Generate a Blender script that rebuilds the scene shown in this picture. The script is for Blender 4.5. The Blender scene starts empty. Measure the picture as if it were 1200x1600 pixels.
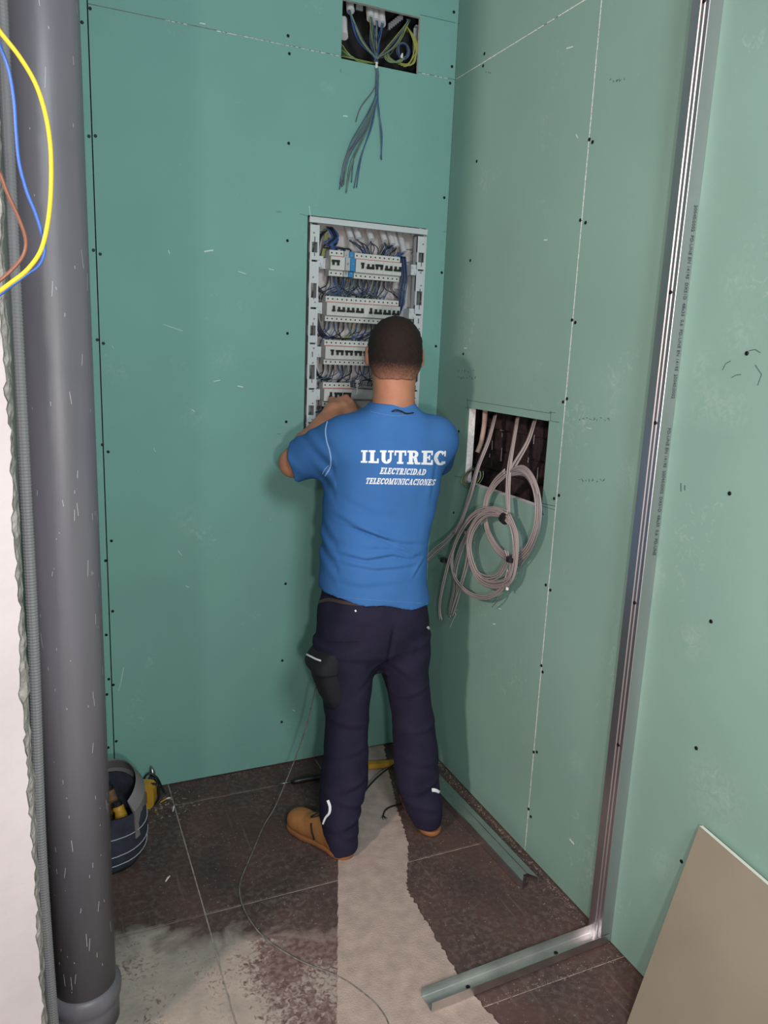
import bpy, bmesh, math, random
import numpy as np
from mathutils import Vector, Matrix
from mathutils.bvhtree import BVHTree
random.seed(7)
SC = bpy.context.scene
COL = SC.collection
# ------------------------------------------------------------------ camera
FPX = 1187.28
RR = np.array([[0.914, 0.4029, 0.0473], [-0.4035, 0.8912, 0.207], [0.0412, -0.2083, 0.9772]])   # columns: right, forward, up
CP = np.array([-1.3684, -2.5789, 1.5831])
_c = bpy.data.cameras.new('camera'); cam = bpy.data.objects.new('camera', _c); COL.objects.link(cam)
_c.sensor_fit = 'AUTO'; _c.sensor_width = 36; _c.lens = FPX / 1600 * 36; _c.clip_start = .02
cam.matrix_world = Matrix([[RR[i, 0], RR[i, 2], -RR[i, 1], CP[i]] for i in range(3)] + [[0, 0, 0, 1]])
SC.camera = cam
SC.view_settings.view_transform = 'Standard'; SC.view_settings.look = 'None'
SC.view_settings.gamma = 1; SC.view_settings.use_curve_mapping = False
SC.view_settings.exposure = 0.0
# ------------------------------------------------------------------ light
w = bpy.data.worlds.new('world'); SC.world = w; w.use_nodes = True
w.node_tree.nodes['Background'].inputs[0].default_value = (0.80, 0.92, 1.0, 1)
w.node_tree.nodes['Background'].inputs[1].default_value = 0.20
def area(name, loc, target, size, power, col):
    l = bpy.data.lights.new(name, 'AREA'); l.shape = 'DISK'; l.size = size; l.energy = power; l.color = col
    o = bpy.data.objects.new(name, l); COL.objects.link(o); o.location = loc
    o.rotation_euler = (Vector(target) - Vector(loc)).to_track_quat('-Z', 'Y').to_euler()
area('work_lamp_warm', (-4.15, -3.12, 2.85), (-.3, -.7, .8), .30, 108, (1, .78, .71))
area('lamp_near_camera', (-1.24, -2.75, 1.38), (-.5, -.2, 1.4), .10, 15, (1, .97, .93))
area('back_wall_fill', (-1.0, -3.7, 2.75), (-.7, -.2, 1.9), .7, 50, (.86, .96, 1))  # unseen soft fill, added to brighten the upper back wall
area('second_room_lamp', (-2.25, -3.35, 2.1), (-.3, -.2, 1.5), .16, 11, (1, .95, .92))

def W(u, v, ax, val):                       # point of the real plane (axis = val) seen at a pixel of the 1200x1600 photo
    d = RR @ np.array([(u - 600) / FPX, 1, (800 - v) / FPX]); t = (val - CP[ax]) / d[ax]
    return CP + t * d
# ------------------------------------------------------------------ helpers
def mesh(name, V, F, smooth=False):
    m = bpy.data.meshes.new(name); m.from_pydata([tuple(map(float, v)) for v in V], [], [tuple(map(int, f)) for f in F]); m.update()
    if smooth: m.shade_smooth()
    return m
def tag(o, label=None, cat=None, group=None, kind=None):
    for k, v in (('label', label), ('category', cat), ('group', group), ('kind', kind)):
        if v: o[k] = v
    return o
def wloc(o):
    v = Vector((0, 0, 0))
    while o: v += o.location; o = o.parent
    return v
def thing(name, label=None, cat=None, loc=(0, 0, 0), group=None, kind=None):
    o = bpy.data.objects.new(name, None); COL.objects.link(o); o.location = loc; o.empty_display_size = .1
    return tag(o, label, cat, group, kind)
class G:                                     # geometry collector in world coordinates
    def __init__(s): s.V = []; s.F = []; s.M = []
    def add(s, V, F, mi=0):
        n = len(s.V); s.V += [tuple(v) for v in V]; s.F += [tuple(i + n for i in f) for f in F]; s.M += [mi] * len(F); return s
    def box(s, a, b, mi=0, side=None):
        x0, y0, z0 = [min(p, q) for p, q in zip(a, b)]; x1, y1, z1 = [max(p, q) for p, q in zip(a, b)]
        V = [(x0, y0, z0), (x1, y0, z0), (x1, y1, z0), (x0, y1, z0), (x0, y0, z1), (x1, y0, z1), (x1, y1, z1), (x0, y1, z1)]
        return s.add(V, [(0, 3, 2, 1), (4, 5, 6, 7), (0, 1, 5, 4), (1, 2, 6, 5), (2, 3, 7, 6), (3, 0, 4, 7)], mi)
    def prism(s, P, d, mi=0):                # P: planar loop of 3D points, d: extrusion vector
        n = len(P); V = [tuple(p) for p in P] + [tuple(np.array(p) + np.array(d)) for p in P]
        return s.add(V, [tuple(range(n))[::-1], tuple(range(n, 2 * n))] + [(i, (i + 1) % n, n + (i + 1) % n, n + i) for i in range(n)], mi)
    def tube(s, P, r, n=6, mi=0, cap=True):
        P = [np.array(p, float) for p in P]; m = len(P); rs = r if hasattr(r, '__len__') else [r] * m
        V = []; up = None
        for i in range(m):
            t = P[min(i + 1, m - 1)] - P[max(i - 1, 0)]; t /= (np.linalg.norm(t) + 1e-9)
            if up is None: up = np.array([0, 0, 1.]) if abs(t[2]) < .9 else np.array([1., 0, 0])
            u = np.cross(t, up); u /= (np.linalg.norm(u) + 1e-9); up = np.cross(u, t)
            for k in range(n):
                a = 2 * math.pi * k / n; V.append(P[i] + rs[i] * (math.cos(a) * u + math.sin(a) * up))
        F = [(i * n + k, i * n + (k + 1) % n, (i + 1) * n + (k + 1) % n, (i + 1) * n + k) for i in range(m - 1) for k in range(n)]
        if cap: F += [tuple(range(n))[::-1], tuple((m - 1) * n + k for k in range(n))]
        return s.add(V, F, mi)
    def disc(s, c, ax, r, h, n=10, mi=0):    # short cylinder pointing along axis vector ax
        c = np.array(c, float); ax = np.array(ax, float); ax /= np.linalg.norm(ax)
        return s.tube([c, c + ax * h], r, n, mi)
    def build(s, name, mats, parent=None, smooth=False, **k):
        if not isinstance(mats, (list, tuple)): mats = [mats]
        off = wloc(parent) if parent else Vector((0, 0, 0))
        m = mesh(name, [(v[0] - off.x, v[1] - off.y, v[2] - off.z) for v in s.V], s.F, smooth)
        for q in mats: m.materials.append(q)
        if len(mats) > 1: m.polygons.foreach_set('material_index', s.M)
        o = bpy.data.objects.new(name, m); COL.objects.link(o)
        if parent: o.parent = parent
        return tag(o, **k)
def cr(P, k=6, closed=False):                # Catmull-Rom through control points
    P = [np.array(p, float) for p in P]; n = len(P); out = []
    rng = range(n if closed else n - 1)
    for i in rng:
        if closed: a, b, c, d = P[(i - 1) % n], P[i], P[(i + 1) % n], P[(i + 2) % n]
        else: a, b, c, d = P[max(i - 1, 0)], P[i], P[i + 1], P[min(i + 2, n - 1)]
        for j in range(k):
            t = j / k; out.append(.5 * ((2 * b) + (c - a) * t + (2 * a - 5 * b + 4 * c - d) * t * t + (3 * b - a - 3 * c + d) * t ** 3))
    out.append(P[0] if closed else P[-1]); return out
# ------------------------------------------------------------------ materials
def mat(name, col, rough=.6, metal=0., var=.0, scale=8., bump=0., bscale=60., spec=.4, tint=None, detail=4., streak=None):
    m = bpy.data.materials.new(name); m.use_nodes = True; nt = m.node_tree; N = nt.nodes; L = nt.links
    b = N['Principled BSDF']; b.inputs['Roughness'].default_value = rough; b.inputs['Metallic'].default_value = metal
    b.inputs['Specular IOR Level'].default_value = spec; b.inputs['Base Color'].default_value = (*col, 1)
    g = N.new('ShaderNodeNewGeometry')
    mp = N.new('ShaderNodeMapping'); L.new(g.outputs['Position'], mp.inputs[0])
    if streak: mp.inputs['Scale'].default_value = streak
    if var or tint:
        n = N.new('ShaderNodeTexNoise'); n.inputs['Scale'].default_value = scale; n.inputs['Detail'].default_value = detail; L.new(mp.outputs[0], n.inputs['Vector'])
        mx = N.new('ShaderNodeMix'); mx.data_type = 'RGBA'
        t2 = tint if tint else tuple(c * (1 - var) for c in col)
        mx.inputs['A'].default_value = (*t2, 1); mx.inputs['B'].default_value = (*[min(1, c * (1 + var)) for c in col], 1)
        mr = N.new('ShaderNodeMapRange'); mr.inputs[1].default_value = .3; mr.inputs[2].default_value = .7; L.new(n.outputs[0], mr.inputs[0])
        L.new(mr.outputs[0], mx.inputs['Factor']); L.new(mx.outputs['Result'], b.inputs['Base Color'])
    if bump:
        n = N.new('ShaderNodeTexNoise'); n.inputs['Scale'].default_value = bscale; n.inputs['Detail'].default_value = 3; L.new(mp.outputs[0], n.inputs['Vector'])
        bp = N.new('ShaderNodeBump'); bp.inputs['Strength'].default_value = bump; bp.inputs['Distance'].default_value = .01
        L.new(n.outputs[0], bp.inputs['Height']); L.new(bp.outputs[0], b.inputs['Normal'])
    return m
def scuffed(name, col, scuff, thr, rough=.75, var=.06, scale=2.2, sscale=5., spots=()):   # wall board: base tone, chalky scuffs
    m = mat(name, col, rough, var=var, scale=scale, bump=.04, bscale=300)
    N = m.node_tree.nodes; L = m.node_tree.links; b = N['Principled BSDF']
    src = b.inputs['Base Color'].links[0].from_socket
    g = N.new('ShaderNodeNewGeometry'); n1 = N.new('ShaderNodeTexNoise'); n1.inputs['Scale'].default_value = sscale; n1.inputs['Detail'].default_value = 2
    n2 = N.new('ShaderNodeTexNoise'); n2.inputs['Scale'].default_value = 42; n2.inputs['Detail'].default_value = 5; n2.inputs['Distortion'].default_value = 1.5
    L.new(g.outputs['Position'], n1.inputs['Vector']); L.new(g.outputs['Position'], n2.inputs['Vector'])
    a = N.new('ShaderNodeMath'); a.operation = 'MULTIPLY'; L.new(n1.outputs[0], a.inputs[0]); L.new(n2.outputs[0], a.inputs[1])
    r = N.new('ShaderNodeMapRange'); r.inputs[1].default_value = thr; r.inputs[2].default_value = thr + .12; r.inputs[4].default_value = .28; L.new(a.outputs[0], r.inputs[0])
    mx = N.new('ShaderNodeMix'); mx.data_type = 'RGBA'; L.new(r.outputs[0], mx.inputs['Factor']); L.new(src, mx.inputs['A']); mx.inputs['B'].default_value = (*scuff, 1)
    out = mx.outputs['Result']
    for c, rad in spots:                                           # individual chalky rub marks
        d = N.new('ShaderNodeVectorMath'); d.operation = 'DISTANCE'; L.new(g.outputs['Position'], d.inputs[0]); d.inputs[1].default_value = c
        f = N.new('ShaderNodeMapRange'); f.inputs[1].default_value = rad * 1.3; f.inputs[2].default_value = 0; f.inputs[4].default_value = 1; L.new(d.outputs['Value'], f.inputs[0])
        k = N.new('ShaderNodeMapRange'); k.inputs[1].default_value = .38; k.inputs[2].default_value = .80; k.inputs[4].default_value = .34; L.new(n2.outputs[0], k.inputs[0])
        q = N.new('ShaderNodeMath'); q.operation = 'MULTIPLY'; L.new(f.outputs[0], q.inputs[0]); L.new(k.outputs[0], q.inputs[1])
        x = N.new('ShaderNodeMix'); x.data_type = 'RGBA'; L.new(q.outputs[0], x.inputs['Factor']); L.new(out, x.inputs['A']); x.inputs['B'].default_value = (*scuff, 1); out = x.outputs['Result']
    L.new(out, b.inputs['Base Color']); return m
M = {}
M['green'] = scuffed('green_plasterboard', (.182, .375, .330), (.42, .55, .50), .38, spots=[(tuple(W(u, v, 1, 0)), r) for u, v, r in ((295, 815, .06), (145, 730, .04), (185, 580, .05), (515, 135, .03), (300, 650, .05), (350, 560, .05))])
M['green_r'] = scuffed('green_plasterboard_right', (.220, .365, .308), (.50, .60, .54), .36, sscale=3, spots=[(tuple(W(u, v, 0, 0)), r) for u, v, r in ((1155, 520, .05), (1105, 630, .06), (1145, 640, .05), (1100, 570, .04), (1035, 1355, .05), (1120, 1240, .09), (985, 740, .05), (960, 600, .04), (1010, 890, .06), (900, 1190, .03), (955, 640, .03), (1150, 440, .05), (1080, 1000, .05))])
M['gypsum'] = mat('gypsum_core', (.72, .70, .68), .9, var=.15, scale=90, bump=.3)
M['dark'] = mat('cavity_shade', (.018, .016, .018), .9, var=.4, scale=30)
M['brick'] = mat('dark_brown_masonry', (.035, .022, .022), .85, var=.5, scale=40, bump=.4)
M['white_scratch'] = mat('white_scratch', (.6, .56, .54), .8)
M['screw'] = mat('black_phosphate_screw', (.012, .012, .014), .45, metal=.5)
M['pencil'] = mat('pencil_line', (.05, .09, .085), .8)
M['chalk'] = mat('chalky_scratch', (.62, .72, .68), .9)
M['plaster'] = mat('white_plaster', (.52, .475, .485), .85, var=.06, scale=6, bump=.12, bscale=35)
M['rubble'] = mat('broken_mortar', (.34, .31, .29), .95, var=.35, scale=45, bump=.8, bscale=70)
M['pvc'] = mat('dark_grey_pvc', (.150, .138, .160), .44, var=.22, scale=3.2, bump=.02, streak=(3, 3, .35), spec=.5)
M['pvc_mark'] = mat('pvc_scuff', (.42, .42, .43), .8)
M['conduit'] = mat('grey_corrugated_conduit', (.22, .21, .22), .5)
M['conduit_dk'] = mat('smooth_dark_conduit', (.085, .095, .09), .45)
M['zinc'] = mat('galvanised_steel', (.60, .56, .59), .42, metal=1, var=.10, scale=14, streak=(1, 1, .12), bump=.03)
M['zinc_floor'] = mat('galvanised_steel_floor', (.66, .65, .64), .36, metal=1, var=.12, scale=14, bump=.03)
M['cement'] = mat('cement_screed', (.42, .325, .285), .95, var=.14, scale=26, bump=.25, bscale=220, detail=9)
M['tile_joint'] = mat('joint_mortar', (.36, .30, .26), .95, var=.3, scale=50)
M['sheet_back'] = mat('grey_beige_board_paper', (.26, .228, .172), .9, var=.08, scale=4, bump=.04, bscale=200)
M['sheet_edge'] = mat('board_edge_paper', (.80, .80, .70), .85)
M['yellow'] = mat('yellow_insulation', (.80, .50, .02), .35)
M['blue'] = mat('blue_insulation', (.05, .13, .44), .35)
M['brown'] = mat('brown_insulation', (.20, .075, .045), .35)
M['p_blue'] = mat('panel_wire_blue', (.035, .085, .26), .4)
M['p_black'] = mat('panel_wire_black', (.014, .016, .028), .4)
M['p_grey'] = mat('panel_wire_grey', (.12, .12, .14), .4)
M['p_brown'] = mat('panel_wire_brown', (.09, .045, .035), .4)
M['p_yg'] = mat('panel_wire_yellow_green', (.30, .31, .07), .4)
M['green_w'] = mat('green_wire', (.045, .16, .08), .4)
M['slate'] = mat('slate_blue_wire', (.07, .115, .155), .4)
M['slate2'] = mat('grey_green_wire', (.12, .20, .17), .4)
M['cable'] = mat('grey_cable_sheath', (.34, .285, .275), .45)
M['cable_dk'] = mat('grey_cable_sheath_dark', (.20, .20, .20), .45)
M['tape'] = mat('black_tape', (.012, .011, .012), .4)
M['w_cond'] = mat('white_corrugated_conduit', (.52, .50, .51), .5)
M['p_cond'] = mat('beige_corrugated_conduit', (.50, .36, .30), .5)
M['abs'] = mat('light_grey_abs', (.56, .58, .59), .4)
M['abs2'] = mat('mid_grey_abs', (.40, .42, .43), .45)  # even mid grey for enclosure, covers, brackets and piping
M['backplate'] = mat('pale_backplate', (.60, .55, .54), .5, var=.08, scale=9)
M['mcb'] = mat('breaker_body', (.58, .57, .54), .4)
M['toggle'] = mat('black_toggle', (.012, .012, .012), .35)
M['red'] = mat('red_stripe', (.55, .06, .05), .5)
M['cyan'] = mat('bright_blue_terminal', (.03, .22, .50), .35)
M['skin'] = mat('skin', (.46, .20, .12), .5, var=.10, scale=22, bump=.05, bscale=160, spec=.3)
M['shirt'] = mat('blue_cotton', (.050, .160, .41), .85, var=.06, scale=7, bump=.05, bscale=420, spec=.15)
M['shirt_seam'] = mat('pale_blue_seam', (.28, .45, .72), .8)
M['print'] = mat('white_print', (.82, .83, .88), .7)
M['navy'] = mat('navy_work_cloth', (.020, .017, .038), .85, var=.22, scale=11, bump=.1, bscale=300, spec=.15)
M['pocket'] = mat('black_pocket_cloth', (.012, .012, .015), .8, bump=.1, bscale=300)
M['reflect'] = mat('reflective_piping', (.95, .95, .96), .25, spec=.8)
M['belt'] = mat('brown_leather_belt', (.07, .045, .04), .5)
M['boot'] = mat('tan_nubuck', (.40, .165, .055), .75, var=.18, scale=14, bump=.1, bscale=150)
M['sole'] = mat('tan_rubber_sole', (.30, .12, .045), .7)
M['lace'] = mat('black_lace', (.012, .01, .01), .7)
M['eye'] = mat('eye_white', (.7, .7, .68), .2)
M['iris'] = mat('iris', (.05, .025, .01), .2)
M['lip'] = mat('lips', (.35, .12, .09), .5)
M['bag'] = mat('navy_bag_cloth', (.030, .032, .050), .9, var=.3, scale=20, bump=.2, bscale=120)
M['bag_grey'] = mat('grey_bag_flap', (.20, .18, .18), .85, var=.1, scale=14, bump=.1, bscale=160)
M['wood_t'] = mat('worn_wood', (.20, .11, .05), .7, var=.3, scale=30)
M['tape_yel'] = mat('yellow_tool_plastic', (.50, .27, .03), .45, var=.12, scale=30)
M['black_pl'] = mat('black_plastic', (.014, .014, .015), .4)
M['steel'] = mat('steel_tool', (.4, .4, .4), .3, metal=1)
M['debris'] = mat('rubble_bits', (.19, .145, .125), .9, var=.4, scale=60)
# dirty string / cable
M['dusty'] = mat('dusty_cable', (.17, .155, .14), .8, var=.4, scale=60)

def hair_mat():
    m = mat('short_dark_hair', (.022, .012, .010), .75, bump=.45, bscale=420, spec=.25)
    N = m.node_tree.nodes; L = m.node_tree.links; b = N['Principled BSDF']
    g = N.new('ShaderNodeNewGeometry'); s = N.new('ShaderNodeSeparateXYZ'); L.new(g.outputs['Position'], s.inputs[0])
    n = N.new('ShaderNodeTexNoise'); n.inputs['Scale'].default_value = 300; L.new(g.outputs['Position'], n.inputs['Vector'])
    a = N.new('ShaderNodeMath'); a.operation = 'MULTIPLY_ADD'; a.inputs[1].default_value = .05; L.new(n.outputs[0], a.inputs[0]); L.new(s.outputs['Z'], a.inputs[2])
    r = N.new('ShaderNodeMapRange'); r.inputs[1].default_value = 1.508; r.inputs[2].default_value = 1.572; L.new(a.outputs[0], r.inputs[0])
    mx = N.new('ShaderNodeMix'); mx.data_type = 'RGBA'; mx.inputs['A'].default_value = (.40, .18, .115, 1); mx.inputs['B'].default_value = (.022, .012, .010, 1)
    L.new(r.outputs[0], mx.inputs['Factor']); L.new(mx.outputs['Result'], b.inputs['Base Color']); return m
M['hair'] = hair_mat()

def tile_mat():                              # brown terracotta tile, dusty, with cement smears left by the screed
    m = bpy.data.materials.new('dusty_brown_tile'); m.use_nodes = True; nt = m.node_tree; N = nt.nodes; L = nt.links; b = N['Principled BSDF']
    g = N.new('ShaderNodeNewGeometry'); P = g.outputs['Position']; s = N.new('ShaderNodeSeparateXYZ'); L.new(P, s.inputs[0])
    def noise(sc, det=5, dist=0., vec=None):
        n = N.new('ShaderNodeTexNoise'); n.inputs['Scale'].default_value = sc; n.inputs['Detail'].default_value = det; n.inputs['Distortion'].default_value = dist
        L.new(vec or P, n.inputs['Vector']); return n.outputs[0]
    def mr(v, a, bb, lo=0., hi=1.):
        r = N.new('ShaderNodeMapRange'); r.inputs[1].default_value = a; r.inputs[2].default_value = bb; r.inputs[3].default_value = lo; r.inputs[4].default_value = hi
        L.new(v, r.inputs[0]); return r.outputs[0]
    def op(o, a, bb, c=None):
        x = N.new('ShaderNodeMath'); x.operation = o
        for i, q in enumerate((a, bb, c)):
            if q is None: continue
            if isinstance(q, (int, float)): x.inputs[i].default_value = q
            else: L.new(q, x.inputs[i])
        return x.outputs[0]
    def mix(f, a, bb):
        x = N.new('ShaderNodeMix'); x.data_type = 'RGBA'; L.new(f, x.inputs['Factor'])
        for k, q in (('A', a), ('B', bb)):
            if isinstance(q, tuple): x.inputs[k].default_value = (*q, 1)
            else: L.new(q, x.inputs[k])
        return x.outputs['Result']
    base = mix(mr(noise(5), .3, .7), (.055, .040, .036), (.115, .062, .054))
    fine = noise(60, 10, .5); dust = noise(3.2, 4)
    base = mix(op('MULTIPLY', mr(fine, .44, .72), mr(dust, .35, .65, .10, .70)), base, (.185, .155, .140))
    base = mix(mr(noise(170, 3), .69, .72, 0, .8), base, (.50, .43, .38))
    mpn = N.new('ShaderNodeMapping'); mpn.inputs['Scale'].default_value = (60, 3.5, 1); mpn.inputs['Rotation'].default_value = (0, 0, .25); L.new(P, mpn.inputs[0])
    base = mix(mr(noise(1, 2, 0, mpn.outputs[0]), .64, .74, 0, .18), base, (.30, .25, .22))
    # smear: region towards the viewer, left of the screed strip
    X, Y = s.outputs[0], s.outputs[1]
    e = op('ADD', op('MULTIPLY', Y, -1.0), -.70)
    e = op('ADD', e, op('MULTIPLY', op('ADD', X, 1.27), -.30))
    e = op('MULTIPLY_ADD', op('SUBTRACT', noise(9, 8, .6), .5), .30, e)
    left = mr(X, -.46, -.56)                                                  # only left of the strip
    solid = op('MULTIPLY', mr(e, -.02, .05), left)
    # inside the smear the tile shows through again in scraped red-brown patches
    band = op('MULTIPLY', mr(X, -1.00, -.90), mr(X, -.56, -.62))
    scr = mr(op('MULTIPLY_ADD', band, .17, op('ADD', op('MULTIPLY', noise(7, 3), .45), op('MULTIPLY', noise(85, 9, .8), .55))), .56, .66)
    base = mix(solid, base, mix(mr(noise(14), .3, .7), (.32, .27, .235), (.45, .37, .32)))
    base = mix(op('MULTIPLY', solid, scr), base, mix(mr(noise(60, 6), .4, .6), (.13, .075, .07), (.22, .15, .135)))
    L.new(base, b.inputs['Base Color']); b.inputs['Roughness'].default_value = .72; b.inputs['Specular IOR Level'].default_value = .3
    bp = N.new('ShaderNodeBump'); bp.inputs['Strength'].default_value = .35; bp.inputs['Distance'].default_value = .004
    L.new(noise(75, 6), bp.inputs['Height']); L.new(bp.outputs[0], b.inputs['Normal']); return m
M['tile'] = tile_mat()

# ------------------------------------------------------------------ floor
floor = G().box((-3.6, -4.2, -.05), (.6, .4, -.004)).build('floor', M['tile_joint'], kind='structure')
TS = .56
random.seed(3)
for i in range(-5, 1):
    for j in range(-6, 2):
        x0 = -.457 + i * TS; y0 = -.69 + (j) * TS
        a = (max(x0, -3.6) + .0022, max(y0, -4.2) + .0022); b = (min(x0 + TS, .1) - .0022, min(y0 + TS, .12) - .0022)
        if b[0] - a[0] < .05 or b[1] - a[1] < .03: continue
        z = random.uniform(-.0012, 0)
        g = G(); c = .003
        V = [(a[0], a[1], -.012), (b[0], a[1], -.012), (b[0], b[1], -.012), (a[0], b[1], -.012),
             (a[0], a[1], z - .0015), (b[0], a[1], z - .0015), (b[0], b[1], z - .0015), (a[0], b[1], z - .0015),
             (a[0] + c, a[1] + c, z), (b[0] - c, a[1] + c, z), (b[0] - c, b[1] - c, z), (a[0] + c, b[1] - c, z)]
        F = [(0, 3, 2, 1), (8, 9, 10, 11)] + [(k, (k + 1) % 4, 4 + (k + 1) % 4, 4 + k) for k in range(4)] + [(4 + k, 4 + (k + 1) % 4, 8 + (k + 1) % 4, 8 + k) for k in range(4)]
        g.add(V, F).build('tile', M['tile'], floor)
# cement-filled chase down the floor, with crumbly edges
def fl(u, v): return W(u, v, 2, 0)[:2]
def ragged(P, step, amp, rnd):
    out = []
    for a, b in zip(P[:-1], P[1:]):
        a = np.array(a); b = np.array(b); n = max(1, int(np.linalg.norm(b - a) / step)); d = (b - a) / (np.linalg.norm(b - a) + 1e-9)
        for k in range(n): out.append(a + (b - a) * k / n + np.array([-d[1], d[0]]) * rnd.uniform(-amp, amp))
    return out + [np.array(P[-1])]
rnd = random.Random(5)
Lp = ragged([(-.700, -1.75), fl(525, 1600), fl(527, 1470), fl(528, 1345), (-.50, -.40), (-.36, -.16), (-.30, -.002)], .007, .0022, rnd)
Rp = ragged([(-.16, -.002), fl(606, 1200), fl(622, 1270), (-.335, -.60), fl(636, 1390), fl(690, 1480), fl(727, 1540), fl(780, 1600), (-.36, -1.75)], .006, .005, rnd)
zc = lambda: .0042 + rnd.uniform(-.0002, .0002)
g = G(); n = 300
def resamp(P, n):
    P = np.array(P); L = np.r_[0, np.cumsum(np.linalg.norm(np.diff(P, axis=0), axis=1))]; t = np.linspace(0, L[-1], n)
    return np.c_[np.interp(t, L, P[:, 0]), np.interp(t, L, P[:, 1])]
A = resamp(Lp, n); B = resamp(Rp[::-1], n)
V = []
for i in range(n):
    u_ = (B[i] - A[i]) / np.linalg.norm(B[i] - A[i]) * .0015; V += [(*A[i], -.003), (*(A[i] + u_), .0035), (*((A[i] + B[i]) / 2), .0045), (*(B[i] - u_), .0035), (*B[i], -.003)]
F = [(5 * i + k, 5 * i + k + 1, 5 * i + k + 6, 5 * i + k + 5) for i in range(n - 1) for k in range(4)]
g.add(V, F).build('cement_strip', M['cement'], floor, smooth=False, label='light beige cement filled into a chase across the tiles')

# ------------------------------------------------------------------ walls
def cells(lo, hi, holes):
    us = sorted({lo[0], hi[0]} | {h[k] for h in holes for k in (0, 2)}); vs = sorted({lo[1], hi[1]} | {h[k] for h in holes for k in (1, 3)})
    us = [u for u in us if lo[0] <= u <= hi[0]]; vs = [v for v in vs if lo[1] <= v <= hi[1]]
    return us, vs
def board(plane, lo, hi, holes, front, th, m, parent, name='plasterboard', back=0.):
    # plane 'Y': board in XZ facing -Y; plane 'X': board in YZ facing -X. bevelled paper edges (white core shows)
    us, vs = cells(lo, hi, holes); nu, nv = len(us), len(vs); g = G()
    P = (lambda u, v, d: (u, front + d, v)) if plane == 'Y' else (lambda u, v, d: (front + d, u, v))
    inside = lambda i, j: not any(h[0] - 1e-6 <= us[i] and us[i + 1] <= h[2] + 1e-6 and h[1] - 1e-6 <= vs[j] and vs[j + 1] <= h[3] + 1e-6 for h in holes)
    idx = {}
    def vid(i, j, k):
        if (i, j, k) not in idx:
            idx[i, j, k] = len(g.V); g.V.append(P(us[i], vs[j], back + th if k else 0))
        return idx[i, j, k]
    for i in range(nu - 1):
        for j in range(nv - 1):
            if not inside(i, j): continue
            f = (vid(i, j, 0), vid(i + 1, j, 0), vid(i + 1, j + 1, 0), vid(i, j + 1, 0)); g.F.append(f); g.M.append(0)
            f = (vid(i, j, 1), vid(i, j + 1, 1), vid(i + 1, j + 1, 1), vid(i + 1, j, 1)); g.F.append(f); g.M.append(0)
            for (di, dj, a, b) in ((-1, 0, (i, j), (i, j + 1)), (1, 0, (i + 1, j + 1), (i + 1, j)), (0, -1, (i + 1, j), (i, j)), (0, 1, (i, j + 1), (i + 1, j + 1))):
                ii, jj = i + di, j + dj
                if ii < 0 or jj < 0 or ii >= nu - 1 or jj >= nv - 1 or not inside(ii, jj):
                    g.F.append((vid(*a, 0), vid(*b, 0), vid(*b, 1), vid(*a, 1))); g.M.append(1)
    return g.build(name, [m, M['gypsum']], parent)
H0 = 2.515
UP = (-.425, 2.509, -.145, 2.684)      # upper opening in back wall (x0,z0,x1,z1)
PN = (-.529, 1.238, -.082, 2.015)      # cut-out for the distribution board
SD = (-.712, 1.134, -.244, 1.397)      # opening in right wall (y0,z0,y1,z1)
wb = thing('wall_back', kind='structure', loc=(0, 0, 0))
board('Y', (-1.198, .006), (-.001, H0), [PN, (UP[0], UP[1], UP[2], H0)], 0, .0125, M['green'], wb)
board('Y', (-1.198, H0 + .0022), (-.001, 2.98), [(UP[0], H0 + .0022, UP[2], UP[3])], .0005, .0125, M['green'], wb)
board('Y', (-1.75, .006), (-1.2015, 2.98), [], .0003, .0125, M['green'], wb)
G().box((-1.75, .14, 0), (.3, .2, 2.98)).build('masonry', M['dark'], wb)  # near-black backing: cavity shade put into the colour, shuts out world light
wr = thing('wall_right', kind='structure', loc=(0, 0, 0))
board('X', (-.7795, .004), (.012, H0), [SD], 0, .026, M['green_r'], wr)
board('X', (-.7795, H0 + .0025), (.012, 2.98), [], .0004, .026, M['green_r'], wr)
board('X', (-1.980, .004), (-.7815, 2.98), [], .0003, .026, M['green_r'], wr)
board('X', (-3.60, .004), (-1.982, 2.98), [], .0, .026, M['green_r'], wr)
G().box((.13, -3.6, 0), (.19, .14, 2.98)).build('masonry', M['brick'], wr)
# brick faces seen through the right opening
rnd = random.Random(11); g = G()
for k in range(6):
    for q in range(5):
        z0 = 1.02 + k * .075; y0 = -.86 + q * .16 + (k % 2) * .05
        dx = rnd.uniform(.0, .006)
        G().box((.118 + dx, y0 + .003, z0 + .003), (.131, y0 + .157, z0 + .072)).build('masonry_block', M['brick'], wr)
g = G()
for k in range(22):
    y0 = rnd.uniform(-.78, -.2); z0 = rnd.uniform(1.08, 1.42); L = rnd.uniform(.01, .05)
    if rnd.random() < .5: g.box((.116, y0, z0), (.1175, y0 + L, z0 + .0013))
    else: g.box((.116, y0, z0), (.1175, y0 + .0013, z0 + L))
g.build('mortar_scratch', M['white_scratch'], wr, kind='stuff')
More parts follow.
